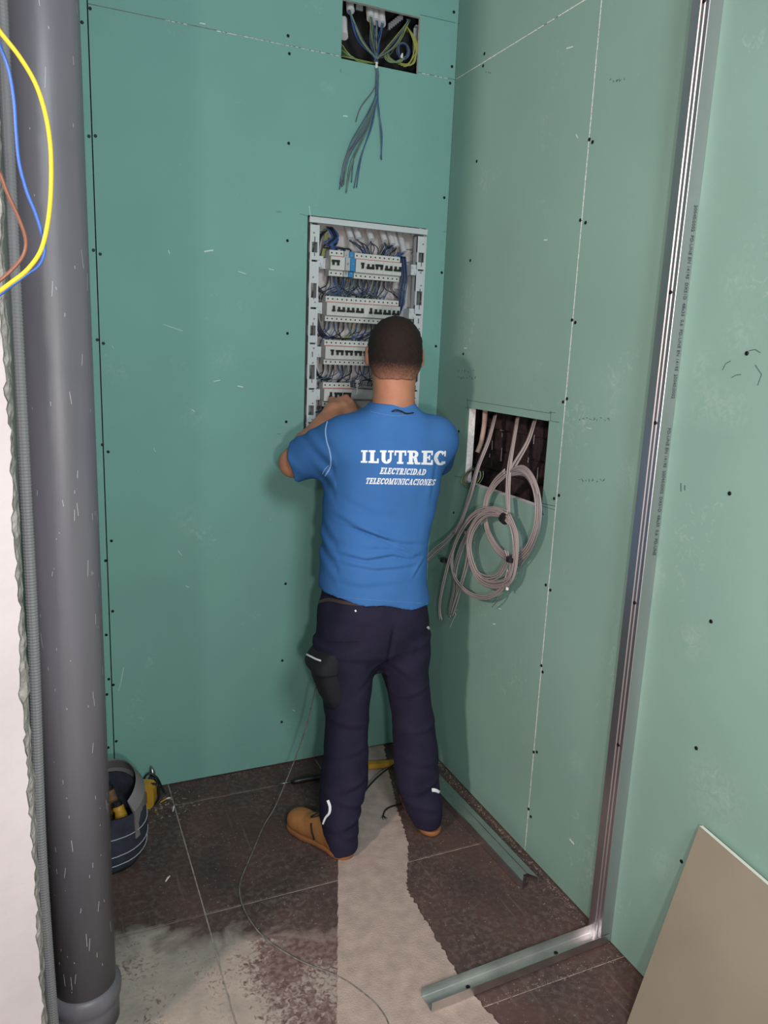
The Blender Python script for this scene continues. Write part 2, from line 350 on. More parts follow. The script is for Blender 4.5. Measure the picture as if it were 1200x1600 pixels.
# thin bright line of bare gypsum along the horizontal seams and the chipped seam on the right wall
g = G()
for k in range(60):
    x0 = -1.0 + k * .0167 + rnd.uniform(0, .004)
    if x0 > -.02 or (UP[0] - .004 < x0 < UP[2]) or rnd.random() < .22 + (.35 if x0 < -.75 else 0): continue
    g.box((x0, -.0007, H0 - rnd.uniform(.0002, .0018)), (x0 + rnd.uniform(.008, .017), .003, H0 + .0008))
g.build('chipped_edge', M['gypsum'], wb, kind='stuff')
g = G()
for k in range(44):
    y0 = -.74 + k * .0168
    if rnd.random() < .12: continue
    g.box((-.0008, y0, H0 - rnd.uniform(0, .001)), (.004, min(y0 + rnd.uniform(.010, .0168), -.004), H0 + .0022))
for k in range(150):
    z0 = .02 + k * .0168
    if rnd.random() < .1: continue
    g.box((-.0007, -.7817, z0), (.004, -.7817 + rnd.uniform(.0012, .0022), z0 + rnd.uniform(.012, .0168)))
g.build('chipped_edge', M['gypsum'], wr, kind='stuff')
# screws
def screw_mesh():
    g = G(); g.tube([(0, 0, .001), (0, 0, -.0012), (0, 0, -.0022)], [.0048, .0048, .003], 10); g.box((-.0028, -.0006, -.0026), (.0028, .0006, -.0021)); g.box((-.0006, -.0028, -.0026), (.0006, .0028, -.0021))
    m = mesh('screw', g.V, g.F); m.materials.append(M['screw']); return m
SM = screw_mesh()
def screw(P, axis, parent):
    o = bpy.data.objects.new('screw', SM); COL.objects.link(o); o.parent = parent
    o.location = Vector(P) - wloc(parent)
    o.rotation_euler = (-math.pi / 2, 0, 0) if axis == 'Y' else (0, math.pi / 2, 0)
    return o
for u, v in [(140.6, 13.4), (128, 35), (139, 213), (149, 212.5), (146, 391), (156.5, 397), (152, 531), (161.5, 536.5), (160, 695), (169, 706), (174, 845), (165, 876), (176, 955), (166, 992), (170, 1061), (177, 1070), (167, 1085), (181.6, 1158), (169, 1168),
             (450, 56), (452, 84), (451, 224), (449, 376), (449, 521), (447, 659), (446, 912), (441, 1032), (440, 1128), (709, 19), (706, 104), (703, 130), (694, 309), (690, 426), (681, 541)]:
    screw(W(u, v, 1, 0), 'Y', wb)
for u, v in [(757, 84), (755, 103), (745, 252), (735, 407), (724, 553), (921, 218), (926, 222), (907, 344), (915, 348), (894, 500), (899, 504), (880, 628), (886, 623), (866, 779), (873.5, 774), (853, 914), (860, 922), (717, 674), (709, 801),
             (834, 1175), (839, 1175), (826, 1264), (829.5, 1276), (848, 1050), (846, 1040), (1088, 1169), (1065, 1346), (1167, 552), (1140, 771), (1111, 971), (1064, 511)]:
    screw(W(u, v, 0, 0), 'X', wr)
# pencil marks and chalky scratches (flat marks on the paper)
def marks(plane, strokes, m, parent, name, w0=.0012):
    g = G(); ax = 1 if plane == 'Y' else 0
    for st in strokes:
        P = [W(u, v, ax, 0) for u, v in st[0]] ; w2 = (st[1] if len(st) > 1 else w0) / 2
        for a, b in zip(P[:-1], P[1:]):
            d = b - a; L = np.linalg.norm(d); d = d / (L + 1e-9); n = np.cross(d, [0, 1, 0] if ax else [1, 0, 0]) * w2
            o = np.array([0, -.0006, 0]) if ax else np.array([-.0006, 0, 0])
            V = [a - n + o, b - n + o, b + n + o, a + n + o] + [a - n, b - n, b + n, a + n]
            g.add(V, [(0, 1, 2, 3), (7, 6, 5, 4), (0, 4, 5, 1), (1, 5, 6, 2), (2, 6, 7, 3), (3, 7, 4, 0)])
    g.build(name, m, parent, kind='stuff')
rnd = random.Random(21)
def scrib(u, v, n, s):
    out = []
    for k in range(n):
        x = u + k * s * 1.1; out.append(([(x + rnd.uniform(-1, 1) * s * .4, v + rnd.uniform(-1, 1) * s * .6) for _ in range(3)], .0010))
    return out
marks('X', [([(729, 625), (862, 646)],), ([(858, 644), (868, 645)],), ([(730, 623), (731, 640)],), ([(861, 642), (860, 657)],), ([(856, 657), (874, 660)],),
            ([(844, 786), (868, 791)], .0016), ([(845, 790), (868, 797)],), ([(726, 637), (736, 638)],), ([(710, 744), (722, 746)],), ([(845, 793), (850, 805), (845, 800)],),
            ([(1143, 590), (1150, 586), (1158, 585)],), ([(1170, 548), (1180, 546), (1188, 551)],), ([(1129, 578), (1134, 568), (1142, 564)],), ([(1180, 570), (1190, 585), (1184, 602)],),
            ([(1064, 755), (1064, 768)], .002), ([(1070, 758), (1070, 766)], .002), ([(700, 34), (718, 37)],)] + scrib(906, 655, 9, 5) + scrib(905, 750, 8, 5) + scrib(716, 590, 7, 4) + scrib(718, 580, 6, 4) + scrib(953, 125, 5, 5) + scrib(760, 113, 3, 3),
      M['pencil'], wr, 'pencil_mark')
marks('Y', [([(656, 23), (712, 36)], .0009), ([(532, 108), (532, 113)],), ([(432, 331), (440, 331)],), ([(432, 678), (438, 678)],), ([(468, 334), (482, 338)], .0009), ([(130, 923), (138, 925)],), ([(693, 362), (697, 362)],)], M['pencil'], wb, 'pencil_mark')
ch = [([(u, v), (u + a, v + b)], t) for u, v, a, b, t in [(312, 36, 9, 2, .003), (319, 393, 14, -2, .004), (263, 391, 2, 6, .002), (372, 424, 12, 4, .002), (420, 420, 8, 2, .002), (371, 603, 9, 2, .003), (334, 596, 10, -2, .002), (255, 507, 30, 10, .0012),
      (536, 181, 7, 1, .003), (189, 1065, 4, -22, .0015), (189, 1065, -4, 14, .0012), (483, 322, 2, 16, .0016), (655, 357, 8, 2, .002), (278, 860, 6, 8, .0015), (290, 915, 5, 3, .0015), (457, 1109, 4, 2, .002), (300, 640, 4, 3, .002), (240, 700, 3, 6, .0012), (175, 540, 3, 5, .001)]]
marks('Y', ch, M['chalk'], wb, 'chalk_scratch')
ch = [([(u, v), (u + a, v + b)], t) for u, v, a, b, t in [(885, 76, 10, -3, .003), (850, 375, 5, 0, .003), (725, 544, 4, 0, .003), (890, 1311, 7, 8, .005), (916, 668, 8, 2, .001), (770, 975, 4, 0, .003), (778, 950, 5, 2, .002), (900, 210, 3, 6, .002)]]
marks('X', ch, M['chalk'], wr, 'chalk_scratch')

# left wall: plastered wall end with a hacked, ragged edge
rnd = random.Random(2)
wl = G(); n = 260; V = []
def wob(z, s, a): return a * (math.sin(z * 23 + s) * .4 + math.sin(z * 61 + s * 3) * .3 + math.sin(z * 137 + s * 7) * .3)
Yf = -1.17
for i in range(n):
    z = 2.98 * i / (n - 1)
    xe = np.interp(z, [0, .25, .4, .93, 1.5, 1.7, 2.1, 3], [-1.424, -1.424, -1.423, -1.421, -1.419, -1.418, -1.408, -1.40]) + .003
    chip = .016 * max(0, math.sin(z * 7.3 + 1.1)) * (1 if z > 1.15 else .25) + .004 * rnd.random() + (.02 if z > 1.72 else 0)
    xp = xe - .006 - chip + wob(z, 1, .004)
    xm = xe + wob(z, 4, .003) + rnd.uniform(-.0012, .0012)
    V += [(-3.6, Yf, z), (xp, Yf, z), (xp + .0015, Yf + .006 + rnd.uniform(0, .002), z), (xm - .004, Yf + .012 + rnd.uniform(-.002, .002), z), (xm, Yf + .03 + rnd.uniform(-.004, .004), z), (xm - .004, Yf + .075 + rnd.uniform(-.003, .003), z), (xm - .03, Yf + .12, z), (-3.6, Yf + .12, z)]
F = []; Mi = []
for i in range(n - 1):
    for k in range(7):
        F.append((8 * i + k, 8 * i + k + 1, 8 * i + k + 9, 8 * i + k + 8)); Mi.append(0 if k in (0,) else 1)
F += [tuple(range(8))[::-1], tuple(8 * (n - 1) + k for k in range(8))]; Mi += [1, 1]
wl.V = V; wl.F = F; wl.M = Mi
wall_left = wl.build('wall_left', [M['plaster'], M['rubble']], kind='structure')
G().box((-1.75, Yf + .13, 0), (-1.47, -.001, 2.98)).build('masonry', M['rubble'], wall_left)

# ------------------------------------------------------------------ big PVC pipe
pp = thing('soil_pipe', 'large dark grey plastic drain pipe standing at the left wall edge', 'pipe', (-1.343, -.93, 0))
def lathe(g, c, prof, n=48, mi=0):
    V = [(c[0] + r * math.cos(2 * math.pi * k / n), c[1] + r * math.sin(2 * math.pi * k / n), z) for r, z in prof for k in range(n)]
    m = len(prof)
    return g.add(V, [(i * n + k, i * n + (k + 1) % n, (i + 1) * n + (k + 1) % n, (i + 1) * n + k) for i in range(m - 1) for k in range(n)] + [tuple(range(n))[::-1], tuple((m - 1) * n + k for k in range(n))], mi)
g = lathe(G(), (-1.343, -.93), [(.0685, .05), (.0688, 1.0), (.0690, 2.0), (.0690, 2.95)]); g.build('pipe_body', M['pvc'], pp, smooth=True)
g = lathe(G(), (-1.343, -.93), [(.074, .001), (.0745, .05), (.0745, .062), (.079, .068), (.0805, .082), (.080, .094), (.074, .103), (.0695, .108)]); g.build('socket_collar', M['pvc'], pp, smooth=True)
g = G(); rnd = random.Random(9)
for k in range(110):
    a = -math.pi / 2 + rnd.uniform(-1.2, 1.4); z = rnd.uniform(.12, 2.3); L = rnd.choice([.004, .006, .012, .03]) * rnd.uniform(.5, 1.2); r = .0689; wd = .0006
    p0 = (-1.343 + r * math.cos(a), -.93 + r * math.sin(a), z); t = (-math.sin(a), math.cos(a), 0)
    s = rnd.uniform(-.15, .15)
    g.add([(p0[0] - t[0] * wd, p0[1] - t[1] * wd, z), (p0[0] + t[0] * wd, p0[1] + t[1] * wd, z), (p0[0] + t[0] * (wd + s * L), p0[1] + t[1] * (wd + s * L), z + L), (p0[0] + t[0] * (-wd + s * L), p0[1] + t[1] * (-wd + s * L), z + L)], [(0, 1, 2, 3)])
for v in g.V: pass
g.V = [(-1.343 + (v[0] + 1.343) * 1.006, -.93 + (v[1] + .93) * 1.006, v[2]) for v in g.V]
g.build('scratches', M['pvc_mark'], pp, kind='stuff')

def corrug(g, P, r, pitch=.004, n=12, mi=0, depth=.24):
    P = cr(P, 8); P = np.array(P); L = np.r_[0, np.cumsum(np.linalg.norm(np.diff(P, axis=0), axis=1))]; m = max(4, int(L[-1] / pitch * 2))
    t = np.linspace(0, L[-1], m); Q = np.c_[[np.interp(t, L, P[:, k]) for k in range(3)]].T
    return g.tube(list(Q), [r * (1 - depth * (i % 2)) for i in range(m)], n, mi)
c1 = corrug(G(), [(-1.412, -1.02, .02), (-1.417, -1.025, .5), (-1.409, -1.015, 1.0), (-1.406, -1.01, 1.6), (-1.402, -1.01, 2.1), (-1.40, -1.01, 2.9)], .0115, .0062, depth=.10).build('corrugated_conduit', M['conduit'])
tag(c1, 'grey ribbed conduit squeezed between the drain pipe and the wall edge', 'conduit')
c2 = G().tube(cr([(-1.436, -1.03, .01), (-1.434, -1.03, 1.0), (-1.424, -1.035, 1.7), (-1.422, -1.035, 2.9)], 6), .0125, 14).build('smooth_conduit', M['conduit_dk'], smooth=True)
tag(c2, 'smooth dark conduit with white letters beside the ribbed conduit', 'conduit')

# ------------------------------------------------------------------ text (built-in font turned into geometry)
def text_obj(txt, name, origin, right, up, h, m, parent=None, ext=.0004, bold=0., **k):
    cu = bpy.data.curves.new('txt', 'FONT'); cu.body = txt; cu.size = h / .7; cu.extrude = ext; cu.offset = bold; cu.resolution_u = 2
    to = bpy.data.objects.new('txt', cu); COL.objects.link(to); dg = bpy.context.evaluated_depsgraph_get()
    me = bpy.data.meshes.new_from_object(to.evaluated_get(dg)); bpy.data.objects.remove(to)
    r = Vector(right).normalized(); u = Vector(up).normalized(); nn = r.cross(u)
    off = wloc(parent) if parent else Vector((0, 0, 0))
    for v in me.vertices: v.co = Vector(origin) + r * v.co.x + u * v.co.y + nn * v.co.z - off
    me.name = name; me.materials.clear(); me.materials.append(m)
    o = bpy.data.objects.new(name, me); COL.objects.link(o)
    if parent: o.parent = parent
    return tag(o, **k)
text_obj('CP', 'letters', (-1.4345, -1.0445, 1.30), (0, 0, -1), (1, 0, 0), .010, M['gypsum'], c2)

# ------------------------------------------------------------------ steel studs and tracks
st = thing('metal_stud', 'tall upright galvanised stud fixed to the right wall', 'metal profile', (-.02, -1.185, 0))
g = G()
yF, yB, xw, t_ = -1.199, -1.147, -.037, .0012      # web faces the viewer (-Y), flange faces -X
prof = [(0, yF), (xw + .001, yF), (xw, yF + .001), (xw, yF + .006), (xw + .0016, yF + .0085), (xw + .0016, yF + .0125), (xw, yF + .015), (xw, yF + .019), (xw + .0016, yF + .0215), (xw + .0016, yF + .0245), (xw, yF + .027), (xw, yB), (xw + .006, yB + .001)]
prof = [(a - .0006, b) for a, b in prof]
g.prism([(a, b, .004) for a, b in prof] + [(a + (t_ if i else 0), b + (t_ if i < 2 else 0), .004) for i, (a, b) in list(enumerate(prof))[::-1]], (0, 0, 2.95))
g.build('channel', M['zinc'], st)
for z in (2.34, 1.74, 1.44, .99, .60):
    screw((xw - .0006, yF + .017, z), 'X', st)
text_obj('20040:0002  PD-UNE EN 14195  DX51D  48x35  0,6  PD-UNE EN 14195  20040:0002', 'stamped_print', (-.013, yF - .0008, 1.93), (0, 0, -1), (1, 0, 0), .0085, M['pencil'], st, ext=.0002)
text_obj('PD-UNE EN 14195  20040:0002  DX51D  48x35  0,6  PD-UNE', 'stamped_print', (-.013, yF - .0008, 1.43), (0, 0, -1), (1, 0, 0), .0085, M['pencil'], st, ext=.0002)
ft = thing('floor_track', 'short galvanised floor track running out from the upright stud across the tiles', 'metal profile', (-.29, -1.19, 0))
g = G(); P0 = np.array([-.572, -1.198]); P1 = np.array([-.006, -1.176]); d = (P1 - P0) / np.linalg.norm(P1 - P0); nrm = np.array([-d[1], d[0]])
wv = [(-.025, .032), (-.025, .0062), (-.0235, .005), (-.010, .005), (-.008, .008), (.008, .008), (.010, .005), (.0235, .005), (.025, .0062), (.025, .032)]
loop = [(a, b) for a, b in wv] + [(a * (.952 if abs(a) > .02 else 1), b + (0 if abs(a) == .025 and b > .02 else .0011)) for a, b in wv[::-1]]
g.prism([(P0[0] + nrm[0] * a, P0[1] + nrm[1] * a, b) for a, b in loop], (P1[0] - P0[0], P1[1] - P0[1], 0))
g.build('channel', M['zinc_floor'], ft)
for s in (.12, .40):
    c = P0 + d * s; G().disc((c[0], c[1], .0085), (0, 0, 1), .006, .002, 10).build('fixing', M['screw'], ft)
lt = thing('loose_track', 'loose galvanised channel lying on the floor behind the right boot', 'metal profile', (-.09, -.6, 0))
g = G(); P0 = np.array([-.083, -.925]); P1 = np.array([-.10, -.20]); d = (P1 - P0) / np.linalg.norm(P1 - P0); nrm = np.array([-d[1], d[0]])
lp = [(-.024, .001), (-.024, .026), (-.021, .0285), (.021, .0285), (.024, .026), (.024, .001)]
ridge = [(-.030, .001), (-.030, .026), (-.027, .0285), (-.008, .0285), (-.006, .0265), (.006, .0265), (.008, .0285), (.027, .0285), (.030, .026), (.030, .001)]
loop = ridge + [(a * .955, max(.001, b - .0012)) for a, b in ridge[::-1]]
g.prism([(P0[0] + nrm[0] * a + d[0] * (.03 * (1 - abs(a) / .024)), P0[1] + nrm[1] * a + d[1] * (.03 * (1 - abs(a) / .024)), b) for a, b in loop], (P1[0] - P0[0], P1[1] - P0[1], 0))
g.build('channel', M['zinc_floor'], lt)

# leaning offcut of plasterboard, bottom right
T = np.array([-.022, -1.452, .533]); Bm = np.array([-.140, -1.425, .004]); T2 = np.array([-.022, -2.35, .45]); B2 = np.array([-.150, -2.35, .004])
nv = np.cross(T - Bm, T2 - T); nv /= np.linalg.norm(nv); nv = nv if nv[0] > 0 else -nv
g = G(); P = [Bm, B2, T2, T]; Q = [p + nv * .0125 for p in P]
g.add(P + Q, [(0, 1, 2, 3), (7, 6, 5, 4)], 0); g.add(P + Q, [(0, 4, 5, 1), (1, 5, 6, 2), (2, 6, 7, 3), (3, 7, 4, 0)], 1)
tag(g.build('plasterboard_offcut', [M['sheet_back'], M['sheet_edge']]), 'beige backed plasterboard offcut leaning on the green right wall', 'board')

# ------------------------------------------------------------------ foreground wires looping out of the left wall
def fw(px, y0, r, m, label, pre, post):
    P = [np.array(W(u, v, 1, y0 + dy)) for u, v, dy in px]
    a, b = px[0], px[-1]
    P = [W(a[0] - 110, a[1] - 8, 1, y0 + .18), W(a[0] - 50, a[1] - 22, 1, y0 + .06)] + P + [W(b[0] - 50, b[1] + 14, 1, y0 + .06), W(b[0] - 110, b[1] + 2, 1, y0 + .18)]
    g = G().tube(cr([pre] + P + [post], 6), r, 8); return tag(g.build('loose_wire', m, smooth=True), label, 'wire')
bx = (-1.60, Yf - .02)
fw([(-12, 32, 0), (0, 50, 0), (30, 88, 0), (55, 130, 0), (70, 175, 0), (78, 222, 0), (80, 270, 0), (78, 320, 0), (72, 362, 0), (62, 395, 0), (42, 422, 0), (18, 441, 0), (-14, 462, 0)], -1.55, .0026, M['yellow'], 'yellow wire in the widest loop hanging before the drain pipe', (bx[0], Yf - .002, 2.12), (bx[0], Yf - .002, 1.66))
fw([(-12, 45, 0), (0, 72, 0), (14, 112, 0), (22, 160, 0), (25, 205, 0), (30, 255, 0), (42, 300, 0), (56, 335, 0), (67, 372, 0), (69, 395, 0), (60, 415, 0), (40, 430, 0), (18, 446, 0), (-14, 468, 0)], -1.53, .0021, M['blue'], 'blue wire looping inside the yellow wire before the drain pipe', (bx[0] + .012, Yf - .002, 2.10), (bx[0] + .012, Yf - .002, 1.65))
fw([(-12, 255, 0), (0, 272, 0), (12, 303, 0), (28, 338, 0), (39, 368, 0), (40, 388, 0), (33, 405, 0), (16, 424, 0), (0, 438, 0), (-14, 450, 0)], -1.54, .0022, M['brown'], 'brown wire in the smallest loop at the left edge', (bx[0] - .012, Yf - .002, 1.86), (bx[0] - .012, Yf - .002, 1.67))
mb = thing('wall_box', 'small electrical box on the left wall feeding the loose wires', 'electrical box', (bx[0], Yf, 1.79))
g = G(); g.box((bx[0] - .05, Yf - .012, 1.60), (bx[0] + .05, Yf, 2.20)); g.build('box_rim', M['abs'], mb)

# ------------------------------------------------------------------ distribution board
x0, z0, x1, z1 = PN; x0 += .012; x1 -= .004; z0 += .004; z1 -= .005
db = thing('distribution_board', 'white open electrical distribution board set into the green back wall', 'electrical panel', ((x0 + x1) / 2, 0, z0))
g = G(); dp = .095
g.box((x0, dp - .002, z0), (x1, dp, z1)); g.build('backplate', M['backplate'], db)
g = G()
for a, b in (((x0, .004, z0), (x0 + .003, dp, z1)), ((x1 - .003, .004, z0), (x1, dp, z1)), ((x0, .004, z0), (x1, dp, z0 + .003)), ((x0, .004, z1 - .003), (x1, dp, z1))): g.box(a, b)
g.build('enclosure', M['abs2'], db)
g = G(); g.box((x0 - .006, -.005, z1 - .017), (x1 + .006, .008, z1)); g.box((x0 - .006, -.0058, z1 - .004), (x1 + .006, -.001, z1 + .001)); g.build('top_frame', M['abs'], db)
G().box((x0 - .006, -.005, z0), (x1 + .006, .008, z0 + .02)).build('bottom_frame', M['abs'], db)
for (a, b, s) in ((x0 - .004, x0 + .030, 1), (x1 - .030, x1 + .004, -1)):
    g = G(); zz = z1 - .024; outer = a if s > 0 else b - .007
    g.box((outer, -.005, z0 + .02), (outer + .007, .012, z1 - .024))
    inn = b - .006 if s > 0 else a
    g.box((inn, -.002, z0 + .02), (inn + .006, .03, z1 - .024))
    k = 0
    while zz > z0 + .06:
        h = [.055, .028, .07, .035][k % 4]
        g.box((a, -.006 if k % 2 else -.003, max(zz - h, z0 + .02)), (b, .006, zz - (.004 if k % 2 else .0)))
        zz -= h + [.03, .006, .045, .006][k % 4]; k += 1
    sr = g.build('side_rail', M['abs'], db)
    g = G(); zz = z1 - .05
    rr = random.Random(4 if s > 0 else 6)
    while zz > z0 + .04:
        g.disc(((a + b) / 2 + rr.uniform(-.006, .006), -.0055, zz), (0, -1, 0), .0024, .0016, 8)
        if rr.random() < .5: g.box(((a + b) / 2 - .0015, -.0068, zz - .03), ((a + b) / 2 + .0015, -.0055, zz - .012))
        zz -= rr.uniform(.035, .06)
    g.build('slot', M['p_grey'], sr, kind='stuff')
for u, v in ((643, 366), (646, 398)):
    p = W(u, v, 1, .05); G().box((p[0] - .006, .04, p[2] - .004), (p[0] + .006, .05, p[2] + .004)).build('clip', M['abs'], db)
WM = .0175
def breaker(xl, zc, n, kinds, m='mcb', parent=None, name='circuit_breaker'):
    # xl: left edge, zc: centre height, n modules, kinds: toggle layout per two modules
    wd = n * WM; g = G()
    pr = [(.052, -.0425), (.012, -.0425), (.012, -.0245), (-.004, -.0225), (-.006, .0205), (.010, .0225), (.010, .0425), (.052, .0425)]
    g.prism([(xl + .0003, y, zc + z) for y, z in pr], (wd - .0006, 0, 0))
    b = g.build(name, M[m], db)
    if m != 'mcb':
        g = G()
        for i in range(n):
            for zz in (.03, 0, -.03): g.disc((xl + (i + .5) * WM, .0115 if zz else -.005, zc + zz), (0, -1, 0), .0035, .003, 8)
        g.build('terminal_screws', M['steel'], b, kind='stuff'); return b
    g = G(); g.box((xl + .002, .009, zc + .0226), (xl + wd - .001, .0102, zc + .0242)); g.V = [(v[0], v[1] - .0008, v[2]) for v in g.V]; g.build('red_stripe', M['red'], b)
    g = G()
    for i in range(n):
        for zz in (.0335, -.0335): g.disc((xl + (i + .5) * WM, .0122 if zz < 0 else .0102, zc + zz), (0, -1, 0), .0029, .0009, 8)
    g.build('terminal_screws', M['toggle'], b, kind='stuff')
    for (c, w_, on) in kinds:                     # toggle centre (modules), width, lever up or down
        g = G(); cx = xl + c * WM
        if w_ == 1:
            g.box((cx - .0035, -.013, zc - .009), (cx + .0035, -.005, zc + .010)); g.box((cx - .0062, -.010, zc + (.004 if on else -.009)), (cx + .0062, -.005, zc + (.010 if on else -.003)))
        else:
            for s in (-1, 1): g.box((cx + s * WM / 2 - .0036, -.013, zc - .008), (cx + s * WM / 2 + .0036, -.005, zc + .007))
            g.box((cx - WM / 2 - .006, -.0105, zc + (.002 if on else -.009)), (cx + WM / 2 + .006, -.0055, zc + (.009 if on else -.002)))
        g.build('toggle', M['toggle'], b)
    return b
def rowpos(ul, vt, ub, vb):                      # pixel corners -> left x and centre z
    a = W(ul, vt, 1, .01); b = W(ub, vb, 1, .01); return (a[0] + b[0]) / 2, (a[2] + b[2]) / 2
X1a, Z1a = rowpos(515, 390.6, 513.5, 430); X1b, Z1b = rowpos(554.4, 395.2, 552.6, 434.6)
X2, Z2 = rowpos(508.6, 463, 508, 500.6); X3, Z3 = rowpos(507, 531, 505.4, 569); X4, Z4 = rowpos(504.4, 597.5, 503.6, 635)
breaker(X1a, Z1a, 3, [(1, 2, 1)])
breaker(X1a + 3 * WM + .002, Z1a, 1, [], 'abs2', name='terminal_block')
breaker(X1a + 4 * WM + .003, Z1a, 1, [], 'cyan', name='terminal_block').data
for i, kd in enumerate([[(1.4, 1, 1)], [(1.1, 2, 0)], [(1.0, 2, 1)], [(1.1, 2, 0)], [(1.1, 2, 0)]]): breaker(X1b + i * 2 * WM, Z1b, 2, kd)
for i in range(8): breaker(X2 + i * 2 * WM, Z2, 2, [(1.4, 1, 0)] if i in (0, 4) else [(1.0, 2, 0)])
for i in range(7): breaker(X3 + i * 2 * WM, Z3, 2, [(1.4, 1, 1)] if i == 0 else [(1.0, 2, 1)])
for i in range(3): breaker(X4 + i * 2 * WM, Z4, 2, [(1.4, 1, 0)] if i == 0 else [(1.0, 2, 1)])
for zr in (Z1a, Z2, Z3, Z4):
    g = G(); g.box((x0 + .03, .052, zr - .0175), (x1 - .03, .055, zr + .0175)); g.box((x0 + .03, .048, zr - .0175), (x1 - .03, .053, zr - .014)); g.box((x0 + .03, .048, zr + .014), (x1 - .03, .053, zr + .0175))
    g.build('din_rail', M['zinc'], db)
    for xx in (x0 + .024, x1 - .050):
        g = G(); g.box((xx, .0, zr - .018), (xx + .022, .06, zr + .018)); g.box((xx + .003, -.004, zr + .004), (xx + .010, .01, zr + .013)); g.box((xx + .012, -.004, zr - .013), (xx + .019, .01, zr - .004)); g.build('rail_bracket', M['abs'], db)
p = W(641, 463, 1, .06); g = G()                 # tall clear-grey cover at the right of the rows
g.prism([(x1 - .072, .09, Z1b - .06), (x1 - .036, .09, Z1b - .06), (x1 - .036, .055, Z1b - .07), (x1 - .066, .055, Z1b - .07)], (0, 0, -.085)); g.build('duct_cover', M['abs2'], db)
# conduits entering at the top of the board
rnd = random.Random(8)
for u, v0, v1 in ((487, 350, 372), (544+3, 355, 372), (559, 356, 371), (579, 361, 374), (600, 365, 376), (612, 367, 380), (617.5, 372, 384), (629, 368, 392)):
    if u < 500: continue
    a = W(u - 3, 344, 1, .06); b = W(u, v1, 1, .04)
    b[2] -= .006; g = corrug(G(), [(a[0], a[1] + .01, z1 - .004), ((a[0] + b[0]) / 2, .050, (z1 + b[2]) / 2), (b[0], b[1] - .012, b[2])], .0118, .0060); g.build('corrugated_conduit', M['w_cond'], db)
def wire(pts, m, r=.0019, parent=None, name='wire'):
    return G().tube(cr(pts, 5), r, 5).build(name, M[m], parent or db, smooth=True)
# wires falling from the conduits to the first row
for u, v1, tgt in ((547, 372, .30), (559, 371, .36), (579, 374, .45), (600, 376, .6), (612, 380, .7), (617.5, 384, .8), (629, 392, .92)):
    b = W(u, v1, 1, .035)
    for k in range(4):
        tx = X1b + 10 * WM * min(.97, max(.03, tgt + rnd.uniform(-.12, .12)))
        zt = Z1b + .040
        wire([(b[0] + rnd.uniform(-.004, .004), .035, b[2] + .01), (b[0] + rnd.uniform(-.004, .004), .03, b[2] - .01), ((b[0] + tx) / 2 + rnd.uniform(-.012, .012), .028 + rnd.uniform(-.012, .012), (b[2] + zt) / 2), (tx, .03, zt), (tx, .035, zt - .012)], rnd.choice(['p_blue', 'p_black', 'p_black', 'p_grey', 'p_blue', 'p_brown']))
# the fat supply wires at the upper left, curling down to the main switch
for k in range(12):
    dx = rnd.uniform(-.012, .012); tx = X1a + rnd.uniform(.006, .085)
    m = 'p_blue' if k % 2 else 'p_black'
    wire([(x0 + .085 + dx, .05, z1 - .02), (x0 + .10 + dx, .03, z1 - .045 - rnd.uniform(0, .02)), (x0 + .06 + dx * 2 + rnd.uniform(-.01, .02), .02, z1 - .085 + rnd.uniform(-.01, .01)), (tx, .025, Z1a + .052), (tx, .03, Z1a + .036)], m, .0030)
for k in range(3):
    wire([(x0 + .075, .05, z1 - .03), (x0 + .045 - k * .004, .03, z1 - .06), (x0 + .034, .02, Z1a + .03), (x0 + .030, .03, Z1a - .06 - k * .01), (x0 + .06, .03, Z1a - .10)], 'p_black', .0030)
wire([(x0 + .066, .05, z1 - .03), (x0 + .062, .03, z1 - .07), (x0 + .050, .02, Z1a + .03), (x0 + .046, .03, Z1a - .01)], 'p_yg', .0028)
wire([(x0 + .070, .05, z1 - .028), (x0 + .067, .03, z1 - .07), (x0 + .055, .02, Z1a + .03), (x0 + .05, .03, Z1a - .01)], 'p_yg', .0022)
wire([(x1 - .055, .05, Z1b + .03), (x1 - .02, .03, Z1b + .035), (x1 - .018, .03, Z1b + .065), (x1 - .045, .04, Z1b + .075), (x1 - .06, .05, Z1b + .07)], 'p_grey', .0016)
# wires between rows
def rowwires(xa, n, za, zb, parent=db, dens=1.0):
    for i in range(n):
        for _ in range(2 if rnd.random() < dens * .65 else 1):
            xs = xa + (i + .5) * WM + rnd.uniform(-.002, .002); zt = za - .041
            gap = zt - (zb + .044); dirx = -1 if rnd.random() < .72 else 1
            xm = xs + dirx * rnd.uniform(.012, .075); xm = min(max(xm, x0 + .03), x1 - .05)
            m = rnd.choice(['p_blue', 'p_blue', 'slate', 'p_black', 'p_black', 'p_black', 'p_black', 'p_grey', 'p_brown'])
            if rnd.random() < .02: m = 'p_yg'
            yy = rnd.uniform(.016, .045)
            wire([(xs, .038, zt + .01), (xs, .034, zt - .004), (xs + dirx * .004, yy, zt - gap * .45), ((xs + xm) / 2, yy, zt - gap * rnd.uniform(.6, .9)), (xm, yy + .005, zb + .050), (xm, .05, zb + .03)], m, rnd.choice([.0016, .0019, .0023]))
rowwires(X1a, 15, Z1a, Z2, dens=2); rowwires(X1a + .005, 14, Z1a, Z2, dens=.5); rowwires(X2, 16, Z2, Z3, dens=2); rowwires(X3, 14, Z3, Z4, dens=1.3)
rowwires(X4, 6, Z4, Z4 - .115, dens=1.5)
for k in range(7):      # vertical bunch down the right of the rows
    xx = x1 - .075 + k * .0035
    wire([(xx, .045, Z1b + .05), (xx + .004, .03, Z1b - .02), (xx - .002 + rnd.uniform(-.003, .003), .03, Z1b - .07), (xx - .006, .034, Z2 + .03), (xx - .012, .045, Z2 + .0)], 'p_black' if k % 3 else 'p_blue', .0022)
